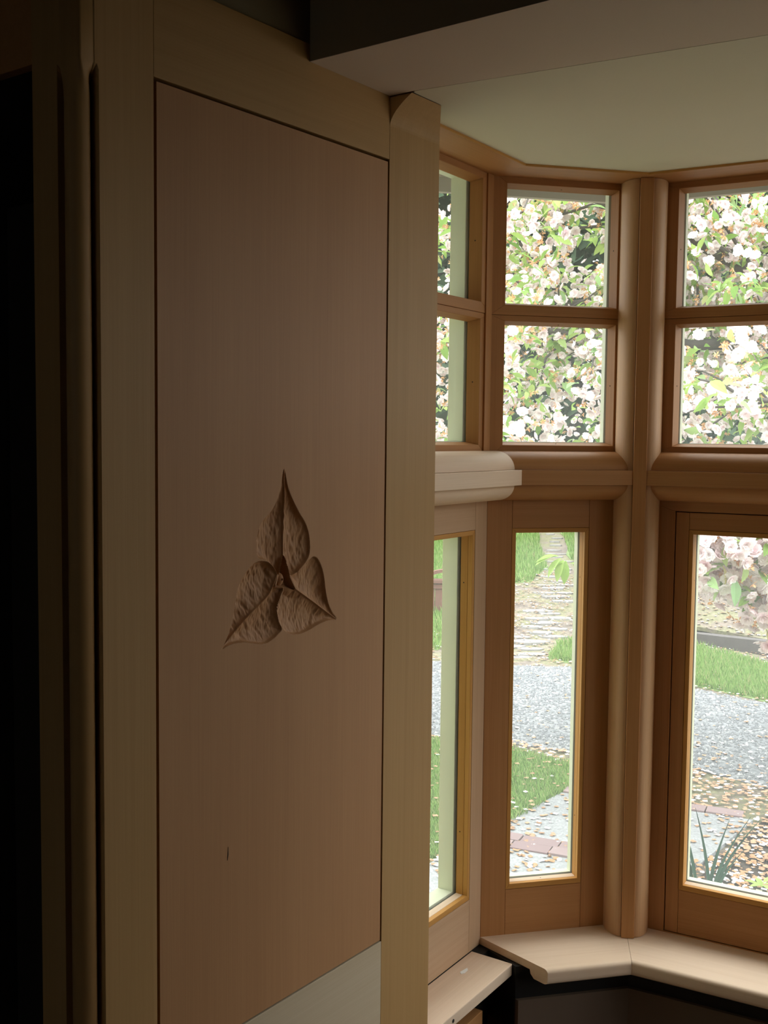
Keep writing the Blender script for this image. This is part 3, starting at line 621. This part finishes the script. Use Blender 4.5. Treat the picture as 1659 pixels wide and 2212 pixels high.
M_peb = rampmat('pebble', [(0, (.12, .124, .13)), (.8, (.20, .205, .21)), (1, (.32, .315, .31))], rough=.95)
o = raw('loose_stones', V, F, M_peb, dv); tag(o, 'loose grey stones of the gravel', kind='stuff')

# concrete walk with brick courses
d_ = np.array([.60, .80]); c_ = np.array([.915, -.400]); WK = np.array([.74, 5.84])
def wk(a, b): return tuple(WK + d_ * a + c_ * b)   # a along the walk, b across
walk = empty('garden_walk', ID, (1.1, 5.4, GZ)); tag(walk, 'pale concrete garden walk edged with pinkish bricks', 'path')
def wslab(a0, a1, b0, b1, name, mat, h=.012, lab=None):
    o = prism_poly(name, [wk(a0, b0), wk(a1, b0), wk(a1, b1), wk(a0, b1)], GZ - .05, GZ + h, mat, walk); o.location = -Vector(walk['_loc'])
    if lab: tag(o, lab)
    return o
wslab(-3.2, -.425, -.03, 1.05, 'slab', M_conc); wslab(-.215, .580, -.03, 1.05, 'slab', M_conc)
def brick(P, az):
    me = brick_me; o = bpy.data.objects.new('brick', me); C.objects.link(o); o.parent = walk
    o.location = Vector((P[0], P[1], GZ - .01 + rnd.uniform(-.002, .003))) - Vector(walk['_loc']); o.rotation_euler = (rnd.uniform(-.01, .01), rnd.uniform(-.01, .01), az + rnd.uniform(-.01, .01)); return o
bm = bmesh.new(); bmesh.ops.create_cube(bm, size=1); bmesh.ops.scale(bm, vec=(.196, .098, .06), verts=bm.verts); bmesh.ops.bevel(bm, geom=bm.edges[:], offset=.004, segments=1)
brick_me = bpy.data.meshes.new('brick'); bm.to_mesh(brick_me); bm.free(); brick_me.materials.append(M_brick)
azc = math.atan2(c_[1], c_[0])
for i in range(5): brick(wk(.634, .068 + i * .2035), azc)
for i in range(5): brick(wk(-.270, .068 + i * .2035), azc)
for i in range(5): brick(wk(-.372, .068 + i * .2035), azc)

# lawns
def lawn(name, poly, label, n, xr, yr, seed, hgt=.05):
    o = draped(name, poly, .0, M_turf, .04, jag=.02); tag(o, label, 'lawn')
    P = scatter(poly, n, xr, yr, seed); g = np.random.default_rng(seed + 1); k = len(P)
    base = np.array([(-.5, 0, 0), (.5, 0, 0), (.15, .25, .6), (0, .7, 1.)]); bf = np.array([(0, 1, 2), (0, 2, 3)])
    pos = np.concatenate([P, (ter(P[:, 0], P[:, 1]) - .002)[:, None]], 1)
    dist_ = np.maximum(1, P[:, 1] / 6.5)
    sc_ = np.stack([dist_ * g.uniform(.004, .007, k), dist_ * g.uniform(.004, .007, k), hgt * g.uniform(.5, 1.3, k) * dist_ ** .5], -1)
    Rz = rotz(g.uniform(0, 6.28, k)); V = np.einsum('nij,nvj->nvi', Rz, base[None] * np.stack([sc_[:, 0], hgt * .6 * np.ones(k), sc_[:, 2]], -1)[:, None, :]) + pos[:, None, :]
    F = (bf[None] + (np.arange(k) * 4)[:, None, None]).reshape(-1, 3)
    b = raw('grass_blades', V.reshape(-1, 3), F, M_blade, o); tag(b, 'short green grass', kind='stuff'); return o
lawn('lawn', [(-3, 4.6), (.26, 5.30), (.70, 5.80), (1.13, 6.40), (1.22, 6.88), (.90, 7.20), (.37, 7.42), (-3, 7.6)], 'nearest lawn patch, sprinkled with petals, beside the concrete walk', 95000, (-1.6, 1.3), (4.7, 7.5), 11, .045)
lawn('lawn', [(1.58, 10.30), (1.75, 10.80), (2.4, 11.2), (3.12, 10.80), (3.42, 10.38), (3.62, 9.85), (5.5, 8.5), (5.2, 7.3), (3.9, 8.05), (3.10, 8.66), (2.70, 9.15), (2.0, 10.0), (1.62, 10.18)], 'bright lawn strip across the driveway in the right casement', 60000, (1.5, 4.4), (7.6, 11.2), 21, .06)
lawn('lawn', [(-6, 10.5), (.56, 10.6), (.8, 11.9), (1.3, 13.15), (1.82, 13.3), (2.12, 14.1), (2.16, 15.0), (2.28, 16.0), (2.5, 22), (-6, 22)], 'sloping lawn left of the stone path', 95000, (-1.6, 2.4), (10.6, 18), 31, .06)
lawn('lawn', [(2.50, 14.5), (2.9, 14.2), (5, 14.4), (6, 22), (3.0, 22), (2.66, 16.2)], 'sloping lawn right of the stone path', 20000, (2.4, 3.6), (14.2, 18), 41, .06)

# stone path up the slope
path = empty('stone_path', ID, (1.8, 12.5, -.2)); tag(path, 'winding path of pale flat stones up the garden slope', 'path')
cl_ = [(1.30, 10.35), (1.52, 10.9), (1.74, 11.6), (1.92, 12.3), (2.10, 13.1), (2.24, 13.9), (2.33, 14.8), (2.42, 15.8), (2.5, 17)]
cw_ = [.42, .40, .40, .40, .38, .30, .24, .2, .2]
for i in range(34):
    t = i / 33 * 7.95; k = int(t); fr_ = t - k; cx = cl_[k][0] * (1 - fr_) + cl_[k + 1][0] * fr_; cy = cl_[k][1] * (1 - fr_) + cl_[k + 1][1] * fr_; wd_ = cw_[k]
    for s in ((-1, 1) if i % 2 else (0,)):
        if rnd.random() < .25: continue
        x = cx + s * wd_ * .34 + rnd.uniform(-.05, .05); y = cy + rnd.uniform(-.04, .04); rr = wd_ * rnd.uniform(.24, .36)
        m = 7; pts = [(x + rr * rnd.uniform(.8, 1.25) * math.cos(6.283 * j / m) * 1.25, y + rr * .62 * rnd.uniform(.8, 1.15) * math.sin(6.283 * j / m)) for j in range(m)]
        z = float(ter(x, y)); o = prism_poly('stone', pts, z - .06, z + rnd.uniform(-.002, .010), M_stone, path); o.location = -Vector(path['_loc'])

# low cedar planter far left
pl = empty('garden_planter', ID, (0, 11.9, -.2)); tag(pl, 'red-brown board planter with cap rail on the far lawn', 'planter')
for i in range(12):
    x = -.95 + i * .152; o = box('board', (x, x + .146), (11.88, 11.905), (-.20, .145), M_fence, pl, bevel=.003)
o = box('cap_rail', (-.98, .90), (11.84, 11.96), (.145, .185), M_fence, pl, bevel=.004)
box('band_rail', (-.96, .88), (11.862, 11.879), (.085, .135), M_fence, pl, bevel=.003)
arc = []; 
for i in range(17):
    a = math.pi * i / 16; arc.append((.72 - .26 * math.cos(a), .20 + .10 * math.sin(a)))
inner_ = [(.72 - .215 * math.cos(math.pi * i / 16), .19 + .075 * math.sin(math.pi * i / 16)) for i in range(17)][::-1]
pr = arc + inner_; n = len(pr); vs = [(p[0], 11.87, p[1]) for p in pr] + [(p[0], 11.93, p[1]) for p in pr]
fs = [(i, (i + 1) % n, n + (i + 1) % n, n + i) for i in range(n)] + [(i, i + 1, n - 2 - i, n - 1 - i) for i in range(16)] + [(n + i, n + i + 1, 2 * n - 2 - i, 2 * n - 1 - i) for i in range(16)]
mesh_obj('arched_top', vs, fs, M_fence, pl)

# timber curb and wire fence on the right
def seg_box(name, p0, p1, wdt, z0, z1, mat, parent=None):
    p0 = np.array(p0, float); p1 = np.array(p1, float); d = (p1 - p0) / np.linalg.norm(p1 - p0); nn = np.array([-d[1], d[0]]) * wdt / 2
    return prism_poly(name, [tuple(p0 - nn), tuple(p1 - nn), tuple(p1 + nn), tuple(p0 + nn)], z0, z1, mat, parent)
M_tim = plain('weathered_timber', (.09, .08, .075), .9, .25, 12)
tc_ = empty('timber_edging', ID, (3.6, 10.7, GZ)); tag(tc_, 'dark weathered timber edging behind the bright lawn strip', 'edging')
cp = [(2.3, 11.45), (3.2, 10.95), (4.4, 10.15), (5.6, 9.2)]
for a, b in zip(cp[:-1], cp[1:]):
    o = seg_box('timber', a, b, .12, GZ - .05, GZ + .14, M_tim, tc_); o.location = -Vector(tc_['_loc'])
bankp = [(2.35, 11.55), (3.25, 11.05), (4.45, 10.25), (5.7, 9.3), (8, 12), (6, 15), (3, 14.2)]
bk = draped('litter_bank', bankp, .0, M_litter, .04); tag(bk, 'bank of leaf litter behind the timber edging', 'ground', kind='structure')
for v in bk.data.vertices: v.co.z += .10 + .22 * max(0, (v.co.x - 2.3) * .5 + (v.co.y - 11.4) * .86 - .1)
wf = empty('wire_fence', ID, (4, 11.6, 0)); tag(wf, 'thin wire fence on the litter bank beyond the right casement', 'fence')
f0 = np.array([2.7, 12.3]); f1 = np.array([6.2, 9.9]); nseg = 60
V = []; F = []
for i in range(nseg + 1):
    p = f0 + (f1 - f0) * i / nseg; v, f = tube([(p[0], p[1], -.25), (p[0], p[1], .95)], [.0026] * 2, 4); F += [tuple(x + len(V) for x in q) for q in f]; V += v
for z in (-.05, .1, .25, .4, .6, .8, .95):
    v, f = tube([(f0[0], f0[1], z), (f1[0], f1[1], z)], [.0018] * 2, 4); F += [tuple(x + len(V) for x in q) for q in f]; V += v
o = raw('wire_mesh', V, F, M_iron, wf); tag(o, 'wire mesh', kind='stuff'); o.location = -Vector(wf['_loc'])
for s in (0, .5, 1):
    p = f0 + (f1 - f0) * s; o = box('post', (p[0] - .025, p[0] + .025), (p[1] - .025, p[1] + .025), (-.4, 1.05), M_tim, wf)

# ---------------------------------------------------------------- plants
def leaf_base(seg=5, fold=.18, droop=.35):
    V = []; F = []
    ws = [0, .22, .37, .38, .25, .0]
    for i in range(seg + 1):
        t = i / seg; w = ws[min(i, 5)] * .5; z = -droop * t * t
        V += [(-w, t, z + fold * w * 2), (0, t, z), (w, t, z + fold * w * 2)]
    for i in range(seg):
        a = i * 3; F += [(a, a + 1, a + 4), (a, a + 4, a + 3), (a + 1, a + 2, a + 5), (a + 1, a + 5, a + 4)]
    return np.array(V), np.array(F)
LV, LF = leaf_base()
def blossom_base(seed):
    """double cherry blossom, radius 1, facing +z"""
    g = random.Random(seed); V = []; F = []
    for ring_, (nn, r0, tilt) in enumerate(((7, 1.0, .30), (6, .78, .62), (4, .5, .95))):
        for k in range(nn):
            a = 6.283 * (k + ring_ * .5) / nn + g.uniform(-.15, .15); tt = tilt + g.uniform(-.15, .2); r = r0 * g.uniform(.88, 1.08); hw = .43 * r * g.uniform(.9, 1.2)
            def P(rad, side):
                x = rad * math.cos(tt); z = rad * math.sin(tt) + .12 * (rad / r) ** 2
                return (x * math.cos(a) - side * math.sin(a), x * math.sin(a) + side * math.cos(a), z)
            i = len(V); V += [P(.04, 0), P(.58 * r, -hw), P(.95 * r, -hw * .62), P(.90 * r, 0), P(.97 * r, hw * .62), P(.58 * r, hw)]
            F += [(i, i + 1, i + 2), (i, i + 2, i + 3), (i, i + 3, i + 4), (i, i + 4, i + 5)]
    return np.array(V), np.array(F)
def withered_base(seed):
    g = random.Random(seed); V = []; F = []
    for k in range(9):
        a = 6.283 * k / 9 + g.uniform(-.3, .3); tt = g.uniform(-.3, 1.1); r = g.uniform(.6, 1.0); hw = .16
        def P(rad, side):
            x = rad * math.cos(tt); z = rad * math.sin(tt); return (x * math.cos(a) - side * math.sin(a), x * math.sin(a) + side * math.cos(a), z)
        i = len(V); V += [P(.03, 0), P(.6 * r, -hw), P(r, g.uniform(-.1, .1)), P(.6 * r, hw)]; F += [(i, i + 1, i + 2), (i, i + 2, i + 3)]
    return np.array(V), np.array(F)
BV, BF = blossom_base(1); BV2, BF2 = blossom_base(4); WV, WF = withered_base(2)
PINK = [(0, (.85, .75, .77)), (.35, (.91, .89, .89)), (.7, (.86, .70, .73)), (1, (.93, .92, .92))]
GRN = [(0, (.18, .33, .07)), (.35, (.32, .48, .12)), (.7, (.43, .57, .18)), (.9, (.30, .49, .23)), (1, (.55, .50, .20))]
ORG = [(0, (.66, .34, .15)), (.5, (.84, .50, .29)), (1, (.58, .35, .14))]
M_bl = rampmat('white_pink_petals', PINK, trans=.35); M_blo = rampmat('white_pink_petals_single', PINK, trans=.35, objrand=True)
M_lf = rampmat('fresh_cherry_leaf', GRN, trans=.5); M_lfo = rampmat('fresh_cherry_leaf_single', GRN, trans=.5, objrand=True)
M_wi = rampmat('withered_petals', ORG, trans=.3); M_wio = rampmat('withered_petals_single', ORG, trans=.3, objrand=True)

tree = empty('cherry_tree', ID, (3.3, 6.6, GZ)); tag(tree, 'flowering cherry tree with white-pink double blossoms filling the upper panes', 'tree')
tg = random.Random(12)
# boughs: trunk stands right of the view, limbs reach left over the lawn
V = []; F = []
def addtube(pts, rad, seg=7):
    v, f = tube(pts, rad, seg); b = len(V); V.extend(v); F.extend([tuple(x + b for x in q) for q in f])
def curve(p0, p1, bend, n=9):
    p0 = Vector(p0); p1 = Vector(p1); out = []
    for i in range(n):
        t = i / (n - 1); p = p0.lerp(p1, t) + Vector(bend) * math.sin(math.pi * t) + Vector((tg.uniform(-1, 1), tg.uniform(-1, 1), tg.uniform(-1, 1))) * .035 * (0 < i < n - 1)
        out.append(p)
    return out
addtube([(3.3, 6.6, GZ - .1), (3.28, 6.6, .3), (3.32, 6.62, 1.0), (3.26, 6.6, 1.7), (3.2, 6.58, 2.0)], [.24, .18, .16, .15, .13], 12)
limbs = []
for p1, b, r in (((.9, 6.1, 2.34), (0, 0, .12), .06), ((-.3, 5.6, 3.1), (0, 0, .35), .055), ((1.4, 7.6, 3.7), (0, 0, .3), .06), ((4.8, 7.4, 3.9), (0, 0, .2), .07), ((2.2, 5.0, 3.4), (0, 0, .25), .05), ((1.7, 4.5, 1.75), (.1, 0, .35), .035), ((2.9, 4.6, 1.9), (.1, 0, .4), .035), ((4.6, 5.4, 2.7), (0, 0, .25), .05), ((.2, 7.2, 2.5), (0, 0, .3), .05)):
    c = curve((3.22, 6.58, tg.uniform(1.85, 2.1)), p1, b); limbs.append(c); addtube(c, [r * (1 - .75 * i / 8) for i in range(9)])
twigs = []
for c in limbs:
    for k in range(16):
        t = tg.uniform(.25, 1) * 8; i = min(7, int(t)); p = c[i].lerp(c[i + 1], t - i)
        q = p + Vector((tg.uniform(-.9, .35), tg.uniform(-.7, .7), tg.uniform(-.35, .6)))
        if q.y < 3.9: q.y = 3.9
        cc = curve(p, q, (0, 0, .06), 6); twigs.append(cc); addtube(cc, [.013 * (1 - .7 * j / 5) for j in range(6)], 5)
        for kk in range(2):
            p2 = cc[tg.randint(1, 5)]; q2 = p2 + Vector((tg.uniform(-.4, .3), tg.uniform(-.3, .3), tg.uniform(-.25, .3))); c2 = curve(p2, q2, (0, 0, .02), 4); twigs.append(c2); addtube(c2, [.006, .005, .004, .003], 4)
o = raw('trunk_and_boughs', V, F, M_bark, tree, smooth=True); o.location = -Vector(tree['_loc'])
# clump centres: along twigs plus general crown
cl = []
def zmin(x, y):  # lower edge of the crown: high on the left, drooping towards the right
    if x / y > .285 and y < 5.2: return 1.75 - .125 * y + .12 * math.sin(9 * x)
    return 1.75 - .045 * y
CE = 4.3
for c in twigs:
    for p in c[1:]:
        if tg.random() < .9: cl.append((p.x, p.y, p.z))
for _ in range(2300):
    cl.append((tg.uniform(-1.4, 4.6), tg.uniform(4.9, 8.0), tg.uniform(1.5, 4.4)))
for _ in range(210):
    x = tg.uniform(1.13, 1.95); zl = 1.22 - .65 * min(.4, max(0, x - 1.2)); cl.append((x, tg.uniform(4.0, 4.35), zl + (1.55 - zl) * tg.random()))
KEEP = 210
cl = [c for i_, c in enumerate(cl) if i_ >= len(cl) - KEEP or c[2] > zmin(c[0], c[1]) and c[1] > 3.75 and not (c[0] / c[1] < .27 and c[1] < 4.6)]
g = np.random.default_rng(99)
bl_p, bl_s, wi_p, wi_s, lf_p, lf_s = [], [], [], [], [], []
bl_r, wi_r, lf_r = [], [], []
def facing(g, base, spread):
    v = np.array(base) + g.normal(0, spread, 3); return v / np.linalg.norm(v)
def frame_from(zv, g):
    a = g.normal(size=3); x = np.cross(a, zv); x /= np.linalg.norm(x); y = np.cross(zv, x); return np.stack([x, y, zv], 1)
for ci, c in enumerate(cl):
    kind = g.random(); c = np.array(c); low = ci >= len(cl) - KEEP
    if low: kind *= .62
    nb = g.integers(5, 11) if kind < .62 else g.integers(0, 3)
    nw = g.integers(4, 9) if .40 < kind < .85 else g.integers(0, 4)
    nl = g.integers(6, 11) if kind > .6 else g.integers(1, 4)
    if low: nb = int(nb * 1.2); nl = 1 + int(g.random() * 2.5)
    for _ in range(nb):
        o_ = g.normal(0, .055, 3); bl_p.append(c + o_); bl_s.append(g.uniform(.021, .031) * (1.1 if low else 1)); bl_r.append(frame_from(facing(g, o_ / .055 + np.array([0, -.6, -.2]), .5), g))
    for _ in range(nw):
        o_ = g.normal(0, .05, 3); wi_p.append(c + o_); wi_s.append(g.uniform(.020, .031)); wi_r.append(frame_from(facing(g, (0, 0, -1), .8), g))
    for _ in range(nl):
        d = np.array([g.normal(), g.normal(), g.normal() * .5 - .25]); d /= np.linalg.norm(d); up = np.array([0, 0, 1.]) + g.normal(0, .45, 3)
        x = np.cross(d, up); x /= np.linalg.norm(x) + 1e-9; z = np.cross(x, d); L_ = g.uniform(.055, .105)
        lf_p.append(c + d * .03 + g.normal(0, .03, 3)); lf_s.append(L_); lf_r.append(np.stack([x, d, z], 1))
# single drooping spray before the tall narrow window
spray = [(.86, 4.92, 1.30), (.90, 4.95, 1.33)]
for k, (az, dz) in enumerate(((190, -.15), (175, .05), (215, -.7), (240, -.95), (265, -.8), (150, -.1), (20, -.1), (330, -.5))):
    d = np.array([math.cos(R(az)), .3 * math.sin(R(az)), dz]); d /= np.linalg.norm(d); up = np.array([0, -.3, 1.])
    x = np.cross(d, up); x /= np.linalg.norm(x); z = np.cross(x, d); lf_p.append(np.array([.79 + .010 * k, 4.95, 1.215 - .006 * k])); lf_s.append(.105); lf_r.append(np.stack([x, d, z], 1))
bl_p, wi_p, lf_p = map(np.array, (bl_p, wi_p, lf_p)); bl_s, wi_s, lf_s = map(np.array, (bl_s, wi_s, lf_s)); bl_r, wi_r, lf_r = map(np.array, (bl_r, wi_r, lf_r))
def split(pos, size, nmax):
    """the nmax largest in view through the panes become single parts"""
    v = pos - np.array([0, 0, 1.75]); az = v[:, 0] / v[:, 1]; el = v[:, 2] / v[:, 1]
    vis = ((az > .112) & (az < .21) | (az > .275) & (az < .36)) & (((el > .005) & (el < .235)) | ((el < -.08) & (el > -.2)))
    sc_ = np.where(vis, size / v[:, 1], 0); order = np.argsort(-sc_); return order[:nmax], order[nmax:]
def singles(name, base, faces, pos, size, rots, mat, idxs):
    me = bpy.data.meshes.new(name); me.from_pydata([tuple(v) for v in base], [], [tuple(int(i) for i in f) for f in faces]); me.materials.append(mat)
    for i in idxs:
        o = bpy.data.objects.new(name, me); C.objects.link(o); o.parent = tree
        m = Matrix([[*(rots[i][r] * size[i]), pos[i][r] - tree['_loc'][r]] for r in range(3)] + [[0, 0, 0, 1]]); o.matrix_local = m
def mass(name, base, faces, pos, size, rots, mat, idxs, lab):
    V, F = instance(base, faces, pos[idxs], size[idxs], rots[idxs]); o = raw(name, V, F, mat, tree); o.location = -Vector(tree['_loc']); tag(o, lab, kind='stuff')
a, b = split(bl_p, bl_s, 290); singles('blossom', BV, BF, bl_p, bl_s, bl_r, M_blo, a); mass('blossom_mass', BV2, BF2, bl_p, bl_s, bl_r, M_bl, b, 'white-pink double blossoms')
a, b = split(lf_p, lf_s * .5, 290); singles('leaf', LV, LF, lf_p, lf_s, lf_r, M_lfo, a); mass('leaf_mass', LV, LF, lf_p, lf_s, lf_r, M_lf, b, 'fresh green cherry leaves')
a, b = split(wi_p, wi_s, 200); singles('withered_blossom', WV, WF, wi_p, wi_s, wi_r, M_wio, a); mass('withered_mass', WV, WF, wi_p, wi_s, wi_r, M_wi, b, 'orange-brown withered blossoms')

# dark trees behind
M_dkl = rampmat('dark_evergreen_leaf', [(0, (.012, .028, .014)), (.6, (.03, .06, .03)), (1, (.07, .11, .06))], rough=.7)
def back_tree(x, y, h, r, label, seed):
    t = empty('evergreen_tree', ID, (x, y, float(ter(x, y)))); tag(t, label, 'tree', 'dark evergreens behind the cherry')
    g = np.random.default_rng(seed); v, f = tube([(0, 0, -.1), (.03, 0, h * .5), (0, 0, h * .92)], [.16, .12, .03], 8); raw('trunk', v, f, M_bark, t, smooth=True)
    n = 5600; th = g.uniform(0, 6.283, n); tt = g.uniform(0, 1, n) ** .75; rr = r * (1 - tt) ** .35 * g.uniform(.55, 1.08, n) * (1 + .15 * np.sin(5 * th) * np.sin(9 * tt)) + .1
    pos = np.stack([rr * np.cos(th), rr * np.sin(th), .25 + tt * h], -1)
    base = np.array([(-.5, 0, 0), (.5, 0, 0), (.35, .7, -.1), (-.2, 1, .1)]); bf = np.array([(0, 1, 2), (0, 2, 3)])
    V, F = instance(base, bf, pos, g.uniform(.16, .34, n), rand_rot(n, g)); o = raw('foliage', V, F, M_dkl, t); tag(o, 'dark evergreen foliage', kind='stuff')
for i, (x, y, h, r) in enumerate(((.4, 19.5, 8, 1.4), (3.4, 19.8, 9, 1.4), (6.4, 19.2, 8.6, 1.4), (9.4, 18.2, 8.5, 1.4), (12.4, 17.2, 8, 1.4), (-2.6, 20.0, 8, 1.4), (5.4, 14.4, 4.5, 1.2))):
    back_tree(x, y, h, r, ['dark evergreen seen through gaps at the left of the pane tops', 'dark evergreen behind the blossom in the panes left of the post', 'dark evergreen behind the rounded corner post', 'dark evergreen behind the right upper panes', 'dark evergreen at the far right, outside the picture', 'dark evergreen far left, outside the picture', 'lower dark evergreen just behind the wire fence'][i], 50 + i)

# strap-leaved plants below the casement
def strap(name, x, y, blades, label, mat):
    t = empty(name, ID, (x, y, GZ)); tag(t, label, 'plant')
    for (dx, dy, lx, ly, h, w) in blades:
        pts = []; n = 7
        for i in range(n):
            s = i / (n - 1); ww = w * (1 - s ** 3) * (.7 + .3 * math.sin(math.pi * min(1, s * 1.6))) + .0006
            w_ = w; ww *= 1.35; c_x = dx + lx * s ** 1.5; c_y = dy + ly * s ** 1.5; z = h * s - .02
            pts.append((c_x - ww / 2, c_y, z)); pts.append((c_x, c_y + .004, z)); pts.append((c_x + ww / 2, c_y, z))
        fs = []
        for i in range(n - 1):
            a = i * 3; fs += [(a, a + 1, a + 4, a + 3), (a + 1, a + 2, a + 5, a + 4)]
        o = mesh_obj('leaf', pts, fs, mat, None, smooth=True); o.parent = t
    return t
M_strap = plain('blue_green_strap_leaf', (.035, .085, .055), .5, .25, 30)
strap('strap_leaf_plant', 1.545, 5.0, [(.0, 0, -.075, 0, .40, .012), (.005, .01, .09, .02, .33, .014), (.02, 0, .165, .0, .36, .012), (.03, 0, .20, .02, .33, .015), (.035, .01, .145, .0, .27, .012), (-.06, 0, -.095, .02, .40, .012), (-.075, .01, -.07, 0, .30, .014), (-.09, 0, -.11, 0, .22, .014), (.04, 0, .12, .0, .20, .012)], 'clump of blue-green strap leaves in the bed below the casement', M_strap)
t = empty('seedling', ID, (1.77, 4.93, GZ)); tag(t, 'small broad-leaved green seedling in the dark bed at the right', 'plant')
for k in range(6):
    a = k * 1.05; o = raw('leaf', np.array(LV) * np.array([.075, .085, .05]), LF, M_lf, t); o.rotation_euler = (.35, 0, a); o.location = (0, 0, .03 + .004 * k)

# fallen petals: the nearest in view singly, the rest joined
fallbase = np.array([(0, 0, .0), (1, .1, .25), (.5, .9, .5), (-.4, .9, .3), (-1, 0, .35), (-.5, -.8, .2), (.6, -.8, .4), (0, 0, .55)]); ff = np.array([(0, 1, 2), (0, 2, 3), (0, 3, 4), (0, 4, 5), (0, 5, 6), (0, 6, 1), (7, 1, 3), (7, 3, 5), (7, 5, 1)])
M_falo = rampmat('fallen_petals_single', [(0, (.62, .36, .16)), (.45, (.80, .50, .27)), (.66, (.72, .42, .22)), (.7, (.93, .88, .87)), (1, (.95, .92, .92))], objrand=True, trans=.2)
M_fal = rampmat('fallen_petals', [(0, (.26, .15, .085)), (.5, (.42, .25, .15)), (.72, (.34, .22, .13)), (.76, (.60, .56, .56)), (1, (.66, .62, .62))])
g = np.random.default_rng(77); pts = []
def addp(n, xr, yr, dens=None):
    P = np.stack([g.uniform(*xr, n), g.uniform(*yr, n)], -1)
    if dens is not None: P = P[g.random(n) < dens(P)]
    pts.append(P)
WPOLY = [wk(-3.2, -.03), wk(.684, -.03), wk(.684, 1.05), wk(-3.2, 1.05)]
inW = lambda P: inpoly(P, WPOLY)
inL = lambda P: inside(P[:, 0], P[:, 1], [(-3, 4.6), (.26, 5.30), (.70, 5.80), (1.13, 6.40), (1.22, 6.88), (.90, 7.20), (.37, 7.42), (-3, 7.6)])
bed = lambda P: inside(P[:, 0], P[:, 1], [(1.25, 4.75), (1.96, 5.70), (2.16, 5.99), (2.6, 6.2), (4.2, 5.0), (3.2, 3.2), (1.1, 3.6)])
def dens(P):
    d = np.full(len(P), .55); d[inW(P)] = .20; d[inL(P)] = .045; d[inpoly(P, DR)] = .05; d[bed(P)] = .95
    d *= .5 + vnoise(P[:, 0] + 20, P[:, 1] + 20, 4, 4, 9); return d
addp(15000, (.1, 3.2), (4.6, 7.6), dens); addp(14000, (.2, 5.0), (7.4, 13.8), lambda P: np.where(inpoly(P, DR), .05, .6))
P = np.vstack(pts); k = len(P)
vis = ((P[:, 0] / P[:, 1] > .112) & (P[:, 0] / P[:, 1] < .18)) | ((P[:, 0] / P[:, 1] > .275) & (P[:, 0] / P[:, 1] < .355)); el = -2.1 / P[:, 1]
vis &= el > -.43
order = np.argsort(np.where(vis, P[:, 1], 99)); s_ = g.uniform(.009, .019, k)
bkh = np.where(inside(P[:, 0], P[:, 1], bankp), .10 + .22 * np.maximum(0, (P[:, 0] - 2.3) * .5 + (P[:, 1] - 11.4) * .86 - .1), 0)
lz = ter(P[:, 0], P[:, 1]) + bkh + np.where(inL(P), .03, np.where(inW(P), .013, .006))
M_fw = plain('fallen_white_petal', (.62, .58, .58), .8, .05); M_fb = plain('fallen_brown_petal', (.38, .21, .11), .8, .3, 40)
mes = []
for mt in (M_fw, M_fb):
    me = bpy.data.meshes.new('fallen_blossom'); me.from_pydata([tuple(v) for v in fallbase], [], [tuple(int(i) for i in f) for f in ff]); me.materials.append(mt); mes.append(me)
onW, onL, onB = inW(P), inL(P), bed(P)
for i in order[:300]:
    br = int(rnd.random() < .66); where = 'on the concrete walk' if onW[i] else 'on the nearest lawn patch' if onL[i] else 'in the dark bed at the right' if onB[i] else 'on the mossy ground beside the walk'
    o = bpy.data.objects.new('fallen_blossom', mes[br]); C.objects.link(o); o.location = (P[i, 0], P[i, 1], lz[i]); o.scale = (s_[i],) * 3; o.rotation_euler = (rnd.uniform(-.3, .3), rnd.uniform(-.3, .3), rnd.uniform(0, 6.28))
    cn = ('white', 'orange-brown')[br]; tag(o, 'fallen %s cherry blossom lying %s' % (cn, where), 'petal', 'fallen %s blossoms %s' % (cn, where))
r_i = order[300:]; posr = np.concatenate([P[r_i], lz[r_i][:, None]], 1)
V, F = instance(fallbase, ff, posr, s_[r_i], rotz(g.uniform(0, 6.28, len(r_i))))
o = raw('fallen_petals', V, F, M_fal); tag(o, 'orange-brown and white petals strewn over the garden ground', 'petals', kind='stuff')
for _o in list(bpy.data.objects):
    if '_loc' in _o: del _o['_loc']
